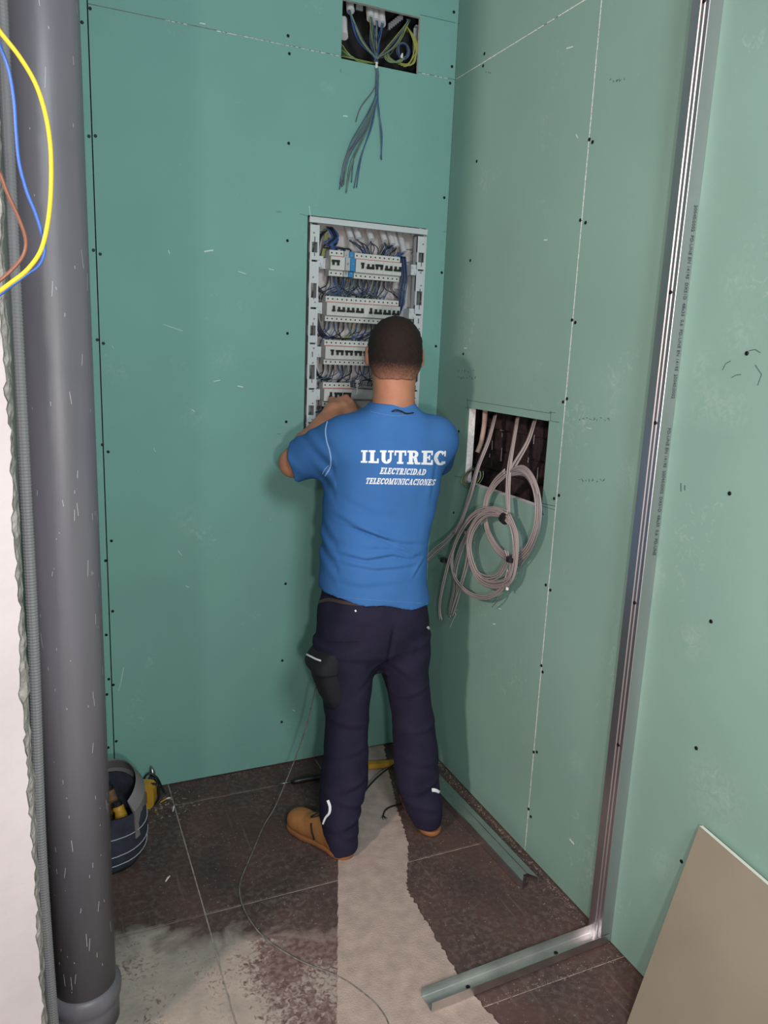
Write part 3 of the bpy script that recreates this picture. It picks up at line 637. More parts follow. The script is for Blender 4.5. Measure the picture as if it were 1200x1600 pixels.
for k in range(5):
    wire([(x0 + .040, .04, Z2 + .03 - k * .003), (x0 + .032 + k * .002, .02, Z2 - .04), (x0 + .05 + k * .006, .02, Z3 + .055), (x0 + .09 + k * .02, .03, Z3 + .05)], 'p_black', .0024)
for k in range(4):
    wire([(x0 + .03, .04, Z3 - .0), (x0 + .028 + k * .003, .02, Z3 - .06), (x0 + .05 + k * .004, .025, Z3 - .085 - k * .004), (x0 + .10, .03, Z4 + .055)], 'p_black', .0026)
wire([(x0 + .034, .05, Z2 - .03), (x0 + .033, .03, Z3 + .08), (x0 + .036, .03, Z3 + .03)], 'p_yg', .0026)
for k in range(6):      # pale yellow bundle at the bottom left corner
    wire([(x0 + .035 + k * .004, .04, z0 + .085), (x0 + .045 + k * .005, .02, z0 + .06), (x0 + .075 + k * .003, .02, z0 + .035), (x0 + .09, .03, z0 + .02)], 'p_yg', .0022)
wire([(X4 + .105, .02, Z4 + .045), (X4 + .17, .02, Z4 + .035), (X4 + .26, .03, Z4 + .035)], 'p_grey', .0018)
wire([(X4 + .105, .02, Z4 + .030), (X4 + .17, .02, Z4 + .022), (X4 + .26, .03, Z4 + .02)], 'p_black', .0018)
g = G(); p = W(556, 600, 1, .0)                 # white cable tie sticking up by the hand
g.box((p[0] - .0018, -.012, p[2] - .035), (p[0] + .0018, -.010, p[2] + .012)); g.box((p[0] - .008, -.013, p[2] + .010), (p[0] + .008, -.009, p[2] + .015)); g.box((p[0] - .008, -.013, p[2] + .006), (p[0] - .005, -.009, p[2] + .012)); g.box((p[0] + .005, -.013, p[2] + .006), (p[0] + .008, -.009, p[2] + .012))
tag(g.build('cable_tie', M['abs']), 'small white cable tie held up beside the left hand', 'cable tie')

# ------------------------------------------------------------------ upper opening: conduits and wires
rnd = random.Random(31)
cu_ = []
for i, (u, v0, v1, lb) in enumerate([(548, 0, 15, 'white corrugated conduit end at the left of the upper opening'), (579, 8, 26, 'short white corrugated conduit right of the leftmost one in the upper opening'), (587, 10, 31, 'longest white corrugated conduit in the middle of the upper opening'), (597, 14, 35, 'white corrugated conduit just right of the longest one'), (538, 40, 54, 'white corrugated conduit stub low at the left edge of the upper opening')]):
    a = W(u, v0 - 6, 1, .07); b = W(u, v1, 1, .035)
    o = corrug(G(), [(a[0], .08, a[2] + .01), ((a[0] + b[0]) / 2, .06, (a[2] + b[2]) / 2), (b[0], .035, b[2] - .006)], .0132, .0065).build('corrugated_conduit', M['w_cond'])
    tag(o, lb, 'conduit')
for (u0, v0, u1, v1, lb) in ((556, 4, 566, 18, 'grey metal bracket at the top left of the upper opening'), (646, 42, 654, 84, 'grey metal bracket at the right edge of the upper opening')):
    a = W(u0, v0, 1, .06); b = W(u1, v1, 1, .06); g = G(); g.box((a[0], .055, min(a[2], b[2])), (b[0], .062, max(a[2], b[2]))); g.box((a[0], .04, max(a[2], b[2]) - .004), (b[0], .062, max(a[2], b[2])))
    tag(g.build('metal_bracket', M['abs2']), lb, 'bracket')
kn = W(588, 101, 1, -.006)
wbn = thing('wire_bundle', 'bundle of thin blue and grey wires taped together and hanging from the upper opening', 'wires', tuple(kn))
# strands above the tape, inside the opening
srcs = [(547, 16)] * 12 + [(579, 24)] * 7 + [(588, 30)] * 7 + [(597, 34)] * 6 + [(636, 30)] * 11 + [(622, 60)] * 3
for i, (u, v) in enumerate(srcs):
    a = W(u + rnd.uniform(-2, 2), v, 1, .035)
    m = rnd.choice(['slate', 'slate', 'p_blue', 'p_blue', 'p_grey', 'p_black', 'p_yg', 'slate2'])
    mid = np.array([(a[0] * .55 + kn[0] * .45) + rnd.uniform(-.014, .014), .02 + rnd.uniform(-.006, .01), a[2] * .45 + kn[2] * .55])
    wire([a, (a[0], .03, a[2] - .012), mid, (kn[0] + rnd.uniform(-.004, .004), -.002, kn[2] + .018), (kn[0] + rnd.uniform(-.003, .003), -.008, kn[2])], m, .0016, wbn, 'strand')
corrug(G(), [(kn[0], -.007, kn[2] + .006), (kn[0] - .0005, -.008, kn[2] - .012)], .0052, .03, 10).build('tape', M['gypsum'], wbn)
tails = [(530, 296), (532, 290), (541, 301), (553, 294), (557, 293), (532, 280), (536, 285), (556, 190), (535, 270), (596, 250), (595, 247), (541, 299), (536, 262), (534, 292), (537, 289), (549, 285), (531, 287), (540, 270)]
for i, (u, v) in enumerate(tails):
    e = W(u, v, 1, -.006 - .002 * (i % 3)); m = ['slate', 'p_grey', 'slate2', 'slate', 'p_blue', 'slate2'][i % 6]
    L = kn[2] - e[2]; bow = .012 if u < 580 else .0
    wire([(kn[0] + rnd.uniform(-.003, .003), -.008, kn[2] - .004), (kn[0] + rnd.uniform(-.004, .004) + (.003 if u < 580 else .002), -.012, kn[2] - L * .22), (kn[0] + (e[0] - kn[0]) * .36 + bow + rnd.uniform(-.006, .006), -.016 - rnd.uniform(0, .004), kn[2] - L * .47), (kn[0] + (e[0] - kn[0]) * .80 + rnd.uniform(-.008, .006), -.014, kn[2] - L * .75), e], m, .0018, wbn, 'strand')
def coil(name, label, c, rx, rz, n, m, r, y, parent=None, tilt=0., jit=.15, seed=1, nm='wire'):
    rr = random.Random(seed); t = thing(name, label, 'wires', c) if parent is None else parent
    for k in range(n):
        a_, b_ = rx * rr.uniform(1 - jit, 1 + jit), rz * rr.uniform(1 - jit, 1 + jit); ph = rr.uniform(0, 6.28); cx, cz = c[0] + rr.uniform(-.1, .1) * rx, c[2] + rr.uniform(-.1, .1) * rz
        P = [(cx + a_ * math.cos(q + tilt), y + .006 * math.sin(q * 2 + ph), cz + b_ * math.sin(q)) for q in np.linspace(0, 2 * math.pi * .93, 14) + ph]
        wire(P, m[k % len(m)], r, t, nm)
    return t
c = W(628, 80, 1, .03); coil('wire_coil', 'small coil of dark blue wire at the right of the upper opening', tuple(c), .020, .024, 7, ['p_blue', 'slate', 'p_grey'], .0015, .022, seed=4)
yg = thing('wire_coil', 'loose loops of yellow green earth wire at the lower right of the upper opening', 'wires', tuple(W(640, 80, 1, .03)))
for k in range(7):
    a = W(636 + k * .8, 42 + k, 1, .03); b = W(647 + k * .9, 72, 1, .012); e = W(640 + rnd.uniform(-4, 6), 100, 1, .015); f = W(606 + k * 4, 92 + k * 2, 1, .02)
    wire([(a[0], .05, a[2]), a, b, e, f], 'p_yg', .0019, yg)
for k in range(5):
    a = W(606 + k, 70, 1, .03); b = W(600 + k * 2, 88, 1, .01); e = W(612 + k * 3, 98, 1, .012); f = W(634, 88, 1, .02)
    wire([a, b, e, f], 'p_yg' if k % 2 else 'slate2', .0017, yg)
gr = thing('wire_coil', 'green wires lying along the lower left edge of the upper opening', 'wires', tuple(W(545, 88, 1, .02)))
for k in range(7):
    a = W(534, 70 + k * 3, 1, .03); b = W(543 + k, 82 + k * 1.5, 1, .012); e = W(560 + k * 2, 96, 1, .015); f = W(586, 99, 1, .02)
    wire([(a[0] - .01, .05, a[2]), a, b, e, f], 'green_w' if k % 3 else 'p_yg', .0018, gr)
ts = thing('terminal_strip', 'small strip of metal terminals hanging in the upper opening', 'terminal strip', tuple(W(620, 35, 1, .04)))
for k in range(7):
    p = W(608 + k * 3.2, 42 - k * 2.6, 1, .03); g = G(); g.box((p[0] - .003, .025, p[2] - .010), (p[0] + .003, .035, p[2] + .010)); g.disc((p[0], .025, p[2] + .005), (0, -1, 0), .002, .002, 8); g.build('terminal', M['conduit'], ts)
p = W(627, 88, 1, .01); tag(G().tube([(p[0], .008, p[2] - .006), (p[0], .006, p[2]), (p[0] + .001, .004, p[2] + .008)], [.0042, .0045, .002], 8).build('wire_connector', M['gypsum']), 'tiny white twist connector inside the blue wire coil', 'connector')

# ------------------------------------------------------------------ grey cables out of the right wall opening
def cpath(px):                                   # (u, v, distance from right wall)
    return [W(u, v, 0, -d) for u, v, d in px]
def strands(parent, px, n, spread, m, r=.0028, seed=1, name='cable', mats=None):
    rr = random.Random(seed); P = cpath(px)
    for k in range(n):
        o = (k - (n - 1) / 2) / max(1, (n - 1) / 2)
        Q = []
        for i, p in enumerate(P):
            s = spread[i] if hasattr(spread, '__len__') else spread
            t = P[min(i + 1, len(P) - 1)] - P[max(i - 1, 0)]; t /= np.linalg.norm(t) + 1e-9
            lat = np.cross(t, [1, 0, 0]); lat /= np.linalg.norm(lat) + 1e-9
            Q.append(p + lat * (o * s + rr.uniform(-.12, .12) * s) + np.array([-abs(rr.uniform(0, .35)) * s - .003 * (k % 2), 0, 0]))
        wire(Q, (mats or [m])[k % len(mats or [m])], r, parent, name)
def tape(parent, u, v, d, ang, L=.018, r=.016):
    p = W(u, v, 0, -d); dr = np.array([0, math.cos(ang), math.sin(ang)])
    G().tube([p - dr * L / 2, p + dr * L / 2], r, 12).build('tape_band', M['tape'], parent, smooth=False)
ck = thing('cable_coil', 'large grey cable coil hanging at the right below the opening in the right wall', 'cables', tuple(W(802, 810, 0, -.03)))
strands(ck, [(838, 655, -.05), (826, 690, -.01), (806, 725, .02), (800, 738, .025)], 4, .010, 'cable', seed=2)
strands(ck, [(800, 738, .028), (818, 734, .03), (834, 752, .035), (842, 790, .04), (838, 830, .04), (822, 862, .035), (800, 872, .03), (778, 858, .03), (762, 825, .03), (760, 785, .035), (772, 757, .035), (792, 738, .03)], 7, .011, 'cable', seed=3)
strands(ck, [(800, 740, .03), (822, 742, .03), (840, 775, .04), (843, 815, .04), (835, 850, .035), (815, 880, .03), (800, 895, .03)], 2, .012, 'cable_dk', seed=33)
c2k = thing('cable_coil', 'round grey cable coil with two black tape bands, lowest and nearest the viewer', 'cables', tuple(W(760, 860, 0, -.05)))
strands(c2k, [(810, 650, -.05), (803, 690, 0), (797, 730, .03), (794, 770, .045), (795, 802, .055)], 5, .008, 'cable', seed=4, mats=['cable', 'cable', 'cable_dk'])
strands(c2k, [(795, 805, .058), (806, 835, .062), (806, 875, .06), (798, 905, .055), (775, 914, .05), (752, 905, .05), (738, 880, .05), (734, 848, .05), (742, 820, .055), (762, 800, .058), (782, 802, .06), (798, 815, .06)], 7, .012, 'cable', seed=5)
strands(c2k, [(795, 802, .06), (770, 795, .06), (740, 805, .058), (716, 838, .055), (706, 872, .05), (712, 905, .05), (735, 928, .05), (762, 933, .05), (785, 918, .05), (795, 890, .055)], 3, .006, 'cable', seed=6)
strands(c2k, [(797, 808, .06), (765, 802, .06), (742, 818, .058), (732, 850, .055), (737, 882, .05), (755, 902, .05), (778, 900, .05), (793, 876, .055), (791, 860, .06)], 3, .008, 'cable', seed=61)
tape(c2k, 789, 810, .062, -.45 + math.pi / 2 - .9, .016, .0185); tape(c2k, 799, 874, .062, math.pi / 2, .015, .0165)
strands(c2k, [(800, 872, .06), (799, 893, .055), (794, 915, .05)], 4, .007, 'cable', seed=7)
p = W(793, 916, 0, -.05); G().tube([p, p + np.array([0, .001, -.012])], .005, 8).build('plug', M['gypsum'], c2k)
strands(c2k, [(786, 918, .05), (781, 935, .04), (770, 948, .03)], 2, .003, 'cable_dk', r=.0012, seed=71)
c3 = thing('cable_bunch', 'grey cables running down left from the opening, ending in loose tails', 'cables', tuple(W(720, 860, 0, -.04)))
strands(c3, [(776, 648, -.06), (764, 690, -.01), (748, 730, .02), (737, 770, .03), (724, 808, .035), (712, 835, .04)], 6, .010, 'cable', seed=8, mats=['cable', 'cable_dk', 'cable'])
strands(c3, [(720, 818, .035), (700, 845, .05), (680, 862, .07), (662, 880, .10)], 4, [.006, .009, .012, .012], 'cable', r=.0022, seed=9, mats=['cable', 'cable_dk'])
strands(c3, [(745, 800, .05), (722, 828, .05), (706, 865, .05), (695, 905, .05), (688, 945, .045), (690, 968, .04)], 4, [.006, .008, .008, .007, .007, .010], 'cable', seed=10)
strands(c3, [(742, 815, .045), (724, 850, .045), (712, 890, .045), (712, 920, .04), (705, 950, .04), (702, 963, .035)], 3, [.006, .010, .012, .012, .008, .008], 'cable', seed=11, mats=['cable', 'cable_dk'])
strands(c3, [(728, 830, .04), (731, 870, .04), (722, 910, .04), (712, 942, .04), (706, 960, .035)], 3, [.004, .008, .008, .008, .008], 'cable', seed=12)
tape(c3, 693, 875, .05, math.pi / 2, .014, .013)
p = W(757, 640, 0, .04)
tag(corrug(G(), cpath([(758, 630, -.07), (757, 660, -.05), (752, 690, -.035), (746, 707, -.02)]), .0095, .0052).build('corrugated_conduit', M['p_cond']), 'beige corrugated conduit inside the left of the right wall opening', 'conduit')
tw = thing('wire_coil', 'tangle of thin green wires at the lower left corner of the right opening', 'wires', tuple(W(737, 742, 0, -.01)))
rr = random.Random(19)
for k in range(7):
    cu0, cv0 = 737 + rr.uniform(-3, 3), 745 + rr.uniform(-3, 3); a_ = rr.uniform(8, 16); b_ = rr.uniform(10, 17); ph = rr.uniform(0, 6)
    wire([W(cu0 + a_ * math.cos(q) + b_ * .4 * math.sin(q), cv0 - b_ * math.sin(q), 0, -.012 - .006 * math.sin(q + ph)) for q in np.linspace(ph, ph + 5.6, 12)], ['p_yg', 'p_grey', 'slate2', 'cable_dk'][k % 4], .0013, tw)
g = G()                                          # curly white fibre offcut
P = cpath([(703, 980, .004), (708, 968, .008), (712, 960, .01), (710, 955, .008), (715, 953, .004)]); g.tube(cr(P, 5), .0008, 5); tag(g.build('wire_offcut', M['gypsum']), 'thin curly white fibre stuck under the cable tails', 'wire')
# ------------------------------------------------------------------ person: distance fields meshed as continuous surfaces
BIG = 1.
class Field:
    def __init__(s, lo, hi, h):
        s.lo = np.array(lo, float); s.h = h; s.n = (np.ceil((np.array(hi) - s.lo) / h)).astype(int) + 1; s.F = np.full(s.n, BIG, np.float32)
    def sub(s, lo, hi):
        a = np.clip(np.floor((np.array(lo) - s.lo) / s.h).astype(int), 0, s.n - 1); b = np.clip(np.ceil((np.array(hi) - s.lo) / s.h).astype(int) + 1, 1, s.n)
        ax = [s.lo[k] + s.h * np.arange(a[k], b[k]) for k in range(3)]
        return (slice(a[0], b[0]), slice(a[1], b[1]), slice(a[2], b[2])), ax[0][:, None, None], ax[1][None, :, None], ax[2][None, None, :]
    def put(s, fn, lo, hi, k=.02, mode='add'):
        m = 2 * k + 2 * s.h; sl, X, Y, Z = s.sub(np.array(lo) - m, np.array(hi) + m)
        d = fn(X, Y, Z); A = s.F[sl]
        if mode == 'cut': s.F[sl] = np.maximum(A, -d); return
        hh = np.maximum(k - np.abs(A - d), 0) / k; s.F[sl] = np.minimum(A, d) - hh * hh * k * .25
    def cone(s, a, b, r1, r2, k=.02):
        a = np.array(a, float); b = np.array(b, float); r = max(r1, r2); ab = b - a; L2 = ab @ ab
        def fn(X, Y, Z):
            t = np.clip(((X - a[0]) * ab[0] + (Y - a[1]) * ab[1] + (Z - a[2]) * ab[2]) / L2, 0, 1)
            return np.sqrt((X - a[0] - t * ab[0]) ** 2 + (Y - a[1] - t * ab[1]) ** 2 + (Z - a[2] - t * ab[2]) ** 2) - (r1 + (r2 - r1) * t)
        s.put(fn, np.minimum(a, b) - r, np.maximum(a, b) + r, k)
    def chain(s, P, R, k=.02):
        for i in range(len(P) - 1): s.cone(P[i], P[i + 1], R[i], R[i + 1], k)
    def ell(s, c, r, axes=None, k=.02, mode='add'):
        c = np.array(c, float); A = np.eye(3) if axes is None else np.array(axes, float); rm = max(r); mn = min(r)
        def fn(X, Y, Z):
            x, y, z = X - c[0], Y - c[1], Z - c[2]
            q = [(A[i][0] * x + A[i][1] * y + A[i][2] * z) / r[i] for i in range(3)]
            n = np.sqrt(q[0] ** 2 + q[1] ** 2 + q[2] ** 2) + 1e-9; g = np.sqrt((q[0] / r[0]) ** 2 + (q[1] / r[1]) ** 2 + (q[2] / r[2]) ** 2) + 1e-9
            return n * (n - 1) / g
        s.put(fn, c - rm, c + rm, k, mode)
    def loft(s, S, n=2., k=.02):              # sections (z, cx, cy, a, b)
        S = np.array(sorted(S)); z0, z1 = S[0, 0], S[-1, 0]
        def ip(z, c):
            zz = np.clip(z, z0, z1); i = np.clip(np.searchsorted(S[:, 0], zz) - 1, 0, len(S) - 2); t = (zz - S[i, 0]) / (S[i + 1, 0] - S[i, 0])
            p0, p1, p2, p3 = [S[np.clip(i + q, 0, len(S) - 1), c] for q in (-1, 0, 1, 2)]
            return .5 * (2 * p1 + (p2 - p0) * t + (2 * p0 - 5 * p1 + 4 * p2 - p3) * t ** 2 + (3 * p1 - p0 - 3 * p2 + p3) * t ** 3)
        def fn(X, Y, Z):
            cx, cy, a, b = [ip(Z, c) for c in (1, 2, 3, 4)]
            q = (np.abs((X - cx) / a) ** n + np.abs((Y - cy) / b) ** n) ** (1 / n)
            d = (q - 1) * np.minimum(a, b); return np.maximum(d, np.maximum(z0 - Z, Z - z1) + 0 * d)
        a = max(S[:, 3]); b = max(S[:, 4])
        s.put(fn, (min(S[:, 1]) - a, min(S[:, 2]) - b, z0), (max(S[:, 1]) + a, max(S[:, 2]) + b, z1), k)
    def clip(s, fn):                          # keep where fn < 0
        sl, X, Y, Z = s.sub(s.lo, s.lo + s.n * s.h); s.F = np.maximum(s.F, fn(X, Y, Z).astype(np.float32) + 0 * s.F)
    def disp(s, fn):
        sl, X, Y, Z = s.sub(s.lo, s.lo + s.n * s.h); s.F = s.F - np.asarray(fn(X, Y, Z), np.float32)
    def mesh(s, it=1):
        F = s.F; I = F < 0; nx, ny, nz = F.shape
        cs = np.zeros((nx - 1, ny - 1, nz - 1), np.uint8)
        for dx in (0, 1):
            for dy in (0, 1):
                for dz in (0, 1): cs += I[dx:nx - 1 + dx, dy:ny - 1 + dy, dz:nz - 1 + dz]
        act = np.argwhere((cs > 0) & (cs < 8)); idm = np.full(cs.shape, -1, np.int64); idm[tuple(act.T)] = np.arange(len(act))
        acc = np.zeros((len(act), 3)); cnt = np.zeros(len(act))
        C = [(a, b, c) for a in (0, 1) for b in (0, 1) for c in (0, 1)]
        for p in C:
            for k in range(3):
                if p[k]: continue
                q = list(p); q[k] = 1
                fa = F[act[:, 0] + p[0], act[:, 1] + p[1], act[:, 2] + p[2]]; fb = F[act[:, 0] + q[0], act[:, 1] + q[1], act[:, 2] + q[2]]
                m = (fa < 0) != (fb < 0); t = np.where(m, fa / np.where(m, fa - fb, 1), 0)
                e = np.tile(np.array(p, float), (len(act), 1)); e[:, k] += t; acc[m] += e[m]; cnt[m] += 1
        V = s.lo + (act + acc / cnt[:, None]) * s.h
        Q = []
        for k in range(3):
            o = [x for x in range(3) if x != k]
            sa = [slice(0, n) for n in F.shape]; sb = list(sa); sa[k] = slice(0, F.shape[k] - 1); sb[k] = slice(1, F.shape[k])
            A = I[tuple(sa)]; B = I[tuple(sb)]; E = np.argwhere(A != B)
            ok = (E[:, o[0]] > 0) & (E[:, o[1]] > 0) & (E[:, o[0]] < F.shape[o[0]] - 1) & (E[:, o[1]] < F.shape[o[1]] - 1); E = E[ok]
            fl_ = A[tuple(E.T)]; ids = []
            for (u, v) in ((1, 1), (0, 1), (0, 0), (1, 0)):
                G_ = E.copy(); G_[:, o[0]] -= u; G_[:, o[1]] -= v; ids.append(idm[tuple(G_.T)])
            q = np.stack(ids, 1); fl2 = fl_ if k != 1 else ~fl_
            q[~fl2] = q[~fl2][:, ::-1]; Q.append(q)
        Q = np.concatenate(Q)
        for _ in range(it):                   # light smoothing
            S_ = np.zeros_like(V); c_ = np.zeros(len(V))
            for i in range(4):
                a, b = Q[:, i], Q[:, (i + 1) % 4]
                for kk in range(3):
                    S_[:, kk] += np.bincount(a, V[b, kk], len(V)) + np.bincount(b, V[a, kk], len(V))
                c_ += np.bincount(a, minlength=len(V)) + np.bincount(b, minlength=len(V))
            V = V * .45 + S_ / c_[:, None] * .55
        return V, Q
def field_obj(f, name, m, parent, it=1, **k):
    V, Q = f.mesh(it); off = np.array(wloc(parent))
    me = bpy.data.meshes.new(name); me.vertices.add(len(V)); me.vertices.foreach_set('co', (V - off).ravel().astype(np.float32))
    me.loops.add(Q.size); me.loops.foreach_set('vertex_index', Q.ravel().astype(np.int32)); me.polygons.add(len(Q))
    me.polygons.foreach_set('loop_start', np.arange(0, Q.size, 4, dtype=np.int32)); me.update(calc_edges=True); me.shade_smooth()
    for q in (m if isinstance(m, list) else [m]): me.materials.append(q)
    o = bpy.data.objects.new(name, me); COL.objects.link(o); o.parent = parent; tag(o, **k)
    o_bvh = BVHTree.FromPolygons([tuple(v) for v in V], [tuple(map(int, q)) for q in Q])
    return o, o_bvh
def hit(bvh, u, v, off=.0015):               # nearest surface point of a garment under a photo pixel
    d = RR @ np.array([(u - 600) / FPX, 1, (800 - v) / FPX]); d /= np.linalg.norm(d)
    p, n, i, t = bvh.ray_cast(Vector(CP), Vector(d))
    return None if p is None else p + n * off
nrm_ = lambda v: np.array(v, float) / np.linalg.norm(v)

man = thing('person', 'man in blue t-shirt and dark work trousers working at the electrical board', 'person', (-.41, -.46, 0))
# key joints
hf = nrm_((.30, .95, -.10)); hr = nrm_(np.cross(hf, (0, 0, 1))); hu = np.cross(hr, hf)          # head axes: forward, right, up
HC = np.array([-.372, -.405, 1.573])
def hp(r, f, u): return HC + hr * r + hf * f + hu * u
shL, elL, wrL = (-.530, -.405, 1.292), (-.648, -.265, 1.218), (-.470, -.135, 1.372)
shR, elR, wrR = (-.215, -.395, 1.292), (-.115, -.235, 1.20), (-.215, -.115, 1.345)
body = Field((-.76, -.66, -.005), (-.02, -.02, 1.70), .0042)
body.loft([(.70, -.42, -.44, .155, .095), (.80, -.42, -.44, .150, .10), (.95, -.428, -.44, .145, .095), (1.10, -.405, -.42, .160, .098), (1.24, -.382, -.41, .155, .09), (1.30, -.375, -.40, .13, .07), (1.36, -.375, -.41, .07, .055)], 2.2, .03)
body.cone((-.378, -.422, 1.36), (-.372, -.408, 1.52), .065, .063, .03)
for sgn, hx, S in ((-1, -.50, [(-.50, -.44, .78), (-.522, -.45, .56), (-.515, -.46, .44), (-.527, -.495, .26), (-.555, -.545, .09)]), (1, -.35, [(-.345, -.44, .78), (-.305, -.45, .54), (-.281, -.46, .42), (-.267, -.495, .24), (-.258, -.55, .09)])):
    body.chain(S, [.078, .066, .050, .046, .028], .03)
body.cone((-.557, -.550, .06), (-.625, -.43, .040), .026, .020, .02); body.cone((-.256, -.555, .06), (-.235, -.42, .040), .026, .020, .02)
for sh, el, wr_ in ((shL, elL, wrL), (shR, elR, wrR)):
    body.ell(sh, (.050, .050, .050), k=.03)
    body.cone(sh, el, .050, .043, .03); mid = (np.array(el) * .65 + np.array(wr_) * .35)
    body.cone(el, mid, .043, .042, .02); body.cone(mid, wr_, .042, .028, .02)
def hand(f, wr_, d, n, sx):
    wr_ = np.array(wr_); d = nrm_(d); n = np.array(n, float); n = nrm_(n - (n @ d) * d); s_ = np.cross(d, n) * sx     # s_: towards the little finger
    pc = wr_ + d * .052
    f.cone(wr_, pc - d * .012, .027, .026, .02)
    f.ell(pc, (.047, .043, .0175), [d, s_, n], .012)
    for i in range(4):
        sp = (i - 1.5) * .0205; L = [.040, .044, .041, .033][i]
        k0 = wr_ + d * (.085 - .004 * abs(i - 1.2)) + s_ * sp + n * .004
        a = nrm_(d * .55 - n * .85); k1 = k0 + a * L
        b = nrm_(-n * .85 - d * .55 - s_ * .05 * (i - 1.5)); k2 = k1 + b * L * .62
        c = nrm_(-d * .95 - n * .1); k3 = k2 + c * L * .45
        f.cone(wr_ + d * .045 + s_ * sp * .7, k0, .010, .0115, .010)
        f.chain([k0, k1, k2, k3], [.0108, .0098, .0090, .0078], .003)
    t0 = wr_ + d * .022 - s_ * .026 - n * .006; t1 = t0 + nrm_(d * .55 - s_ * .65 - n * .5) * .040; t2 = t1 + nrm_(d * .8 - s_ * .05 - n * .6) * .032; t3 = t2 + nrm_(d * .75 + s_ * .3 - n * .5) * .022
    f.chain([t0, t1, t2, t3], [.0165, .0125, .0112, .009], .008)
hand(body, wrL, (.80, .28, .22), (-.15, -.82, .55), 1)
hand(body, wrR, (-.62, .30, .50), (.25, -.80, .5), -1)
body.cone(hp(0, -.024, -.045), (-.378, -.430, 1.40), .056, .056, .02)
# head with jaw, ears, nose, brow
body.ell(HC + hu * .018, (.0755, .094, .084), [hr, hf, hu], .02)
body.ell(hp(0, .028, -.055), (.058, .066, .070), [hr, hf, hu], .03)
body.ell(hp(0, .060, -.095), (.026, .022, .018), [hr, hf, hu], .03)
body.cone(hp(0, .092, -.002), hp(0, .106, -.036), .009, .013, .012); body.ell(hp(-.011, .098, -.042), (.009, .010, .008), k=.006); body.ell(hp(.011, .098, -.042), (.009, .010, .008), k=.006)
body.cone(hp(-.034, .084, .020), hp(.034, .084, .020), .011, .011, .015)
for sx in (-1, 1):
    body.ell(hp(sx * .030, .093, .002), (.015, .012, .009), [hr, hf, hu], .003, 'cut')
    body.ell(hp(sx * .083, -.002, -.008), (.010, .018, .032), [nrm_(hr * sx - hf * .45), nrm_(hf + hr * sx * .45), hu], .006)
    body.ell(hp(sx * .096, .004, -.004), (.005, .009, .018), [nrm_(hr * sx - hf * .45), nrm_(hf + hr * sx * .45), hu], .003, 'cut')
body.cone(hp(-.020, .088, -.068), hp(.020, .088, -.068), .007, .007, .006)
bo, _ = field_obj(body, 'body', M['skin'], man, 2)
for sx in (-1, 1):
    e = G(); c = hp(sx * .030, .0765, .002)
    def ball(g, c, r, n=10):
        V = [tuple(np.array(c) + r * np.array([math.cos(a) * math.sin(b), math.sin(a) * math.sin(b), math.cos(b)])) for b in np.linspace(.01, math.pi - .01, n) for a in np.linspace(0, 2 * math.pi, 2 * n, endpoint=False)]
        return g.add(V, [(i * 2 * n + k, i * 2 * n + (k + 1) % (2 * n), (i + 1) * 2 * n + (k + 1) % (2 * n), (i + 1) * 2 * n + k) for i in range(n - 1) for k in range(2 * n)])
    eb = ball(e, c, .0115).build('eye', M['eye'], man, smooth=True); ball(G(), c + hf * .0075, .0055, 8).build('iris', M['iris'], eb, smooth=True)
G().tube(cr([hp(-.022, .0945, -.070), hp(0, .099, -.067), hp(.022, .0945, -.070)], 4), [.002] + [.0042] * 7 + [.002], 8).build('lips', M['lip'], man, smooth=True)
# hair
hair = Field((-.49, -.53, 1.42), (-.25, -.27, 1.70), .0032)
hair.ell(HC + hu * .021 - hf * .003, (.0835, .104, .092), [hr, hf, hu], .02)
hair.ell(hp(0, -.024, -.030), (.070, .058, .055), [hr, hf, hu], .04)
hair.cone(hp(0, -.023, -.035), hp(0, -.020, -.105), .063, .0575, .03)
def hl(X, Y, Z):
    x, y, z = X - HC[0], Y - HC[1], Z - HC[2]
    f_ = x * hf[0] + y * hf[1] + z * hf[2]; u_ = x * hu[0] + y * hu[1] + z * hu[2]; r_ = x * hr[0] + y * hr[1] + z * hr[2]
    low = np.where(f_ < -.02, -.082 + .9 * np.maximum(0, np.abs(r_) - .050), np.where(f_ < .02, -.082 + (f_ + .02) * 2.3 + .9 * np.maximum(0, np.abs(r_) - .050), np.where(f_ < .05, .005, .005 + (f_ - .05) * 1.45)))
    return low - u_
hair.clip(hl)
hair.disp(lambda X, Y, Z: .0016 * np.sin(X * 190 + Z * 60) * np.sin(Y * 170 + Z * 90) * np.sin(Z * 150 + X * 40) + .0008 * np.sin(X * 420) * np.sin(Z * 390 + Y * 200))
ho, _ = field_obj(hair, 'hair', M['hair'], man, 1)
# ------------------------------------------------------------ t-shirt
sh = Field((-.76, -.64, .72), (-.02, -.18, 1.45), .0045)
sh.loft([(.735, -.425, -.44, .184, .130), (.788, -.424, -.44, .184, .128), (.86, -.428, -.44, .177, .123), (.917, -.429, -.44, .175, .120), (.999, -.422, -.43, .176, .118), (1.094, -.407, -.42, .186, .120), (1.18, -.397, -.415, .190, .124), (1.262, -.388, -.41, .190, .124),
         (1.312, -.378, -.405, .180, .114), (1.350, -.372, -.405, .160, .100), (1.378, -.373, -.408, .135, .088), (1.396, -.378, -.412, .105, .078), (1.414, -.379, -.418, .078, .073), (1.424, -.379, -.418, .0705, .068)], 2.35, .02)
sleL = (-.640, -.278, 1.226); sleR = (-.128, -.26, 1.215)
sh.cone((-.530, -.410, 1.303), sleL, .082, .066, .045); sh.cone((-.218, -.403, 1.303), sleR, .080, .060, .045)
dL = nrm_(np.array(sleL) - np.array([-.535, -.412, 1.30])); dL = nrm_(dL + np.array([-.55, .0, .10])); cL = np.array([-.652, -.285, 1.225])
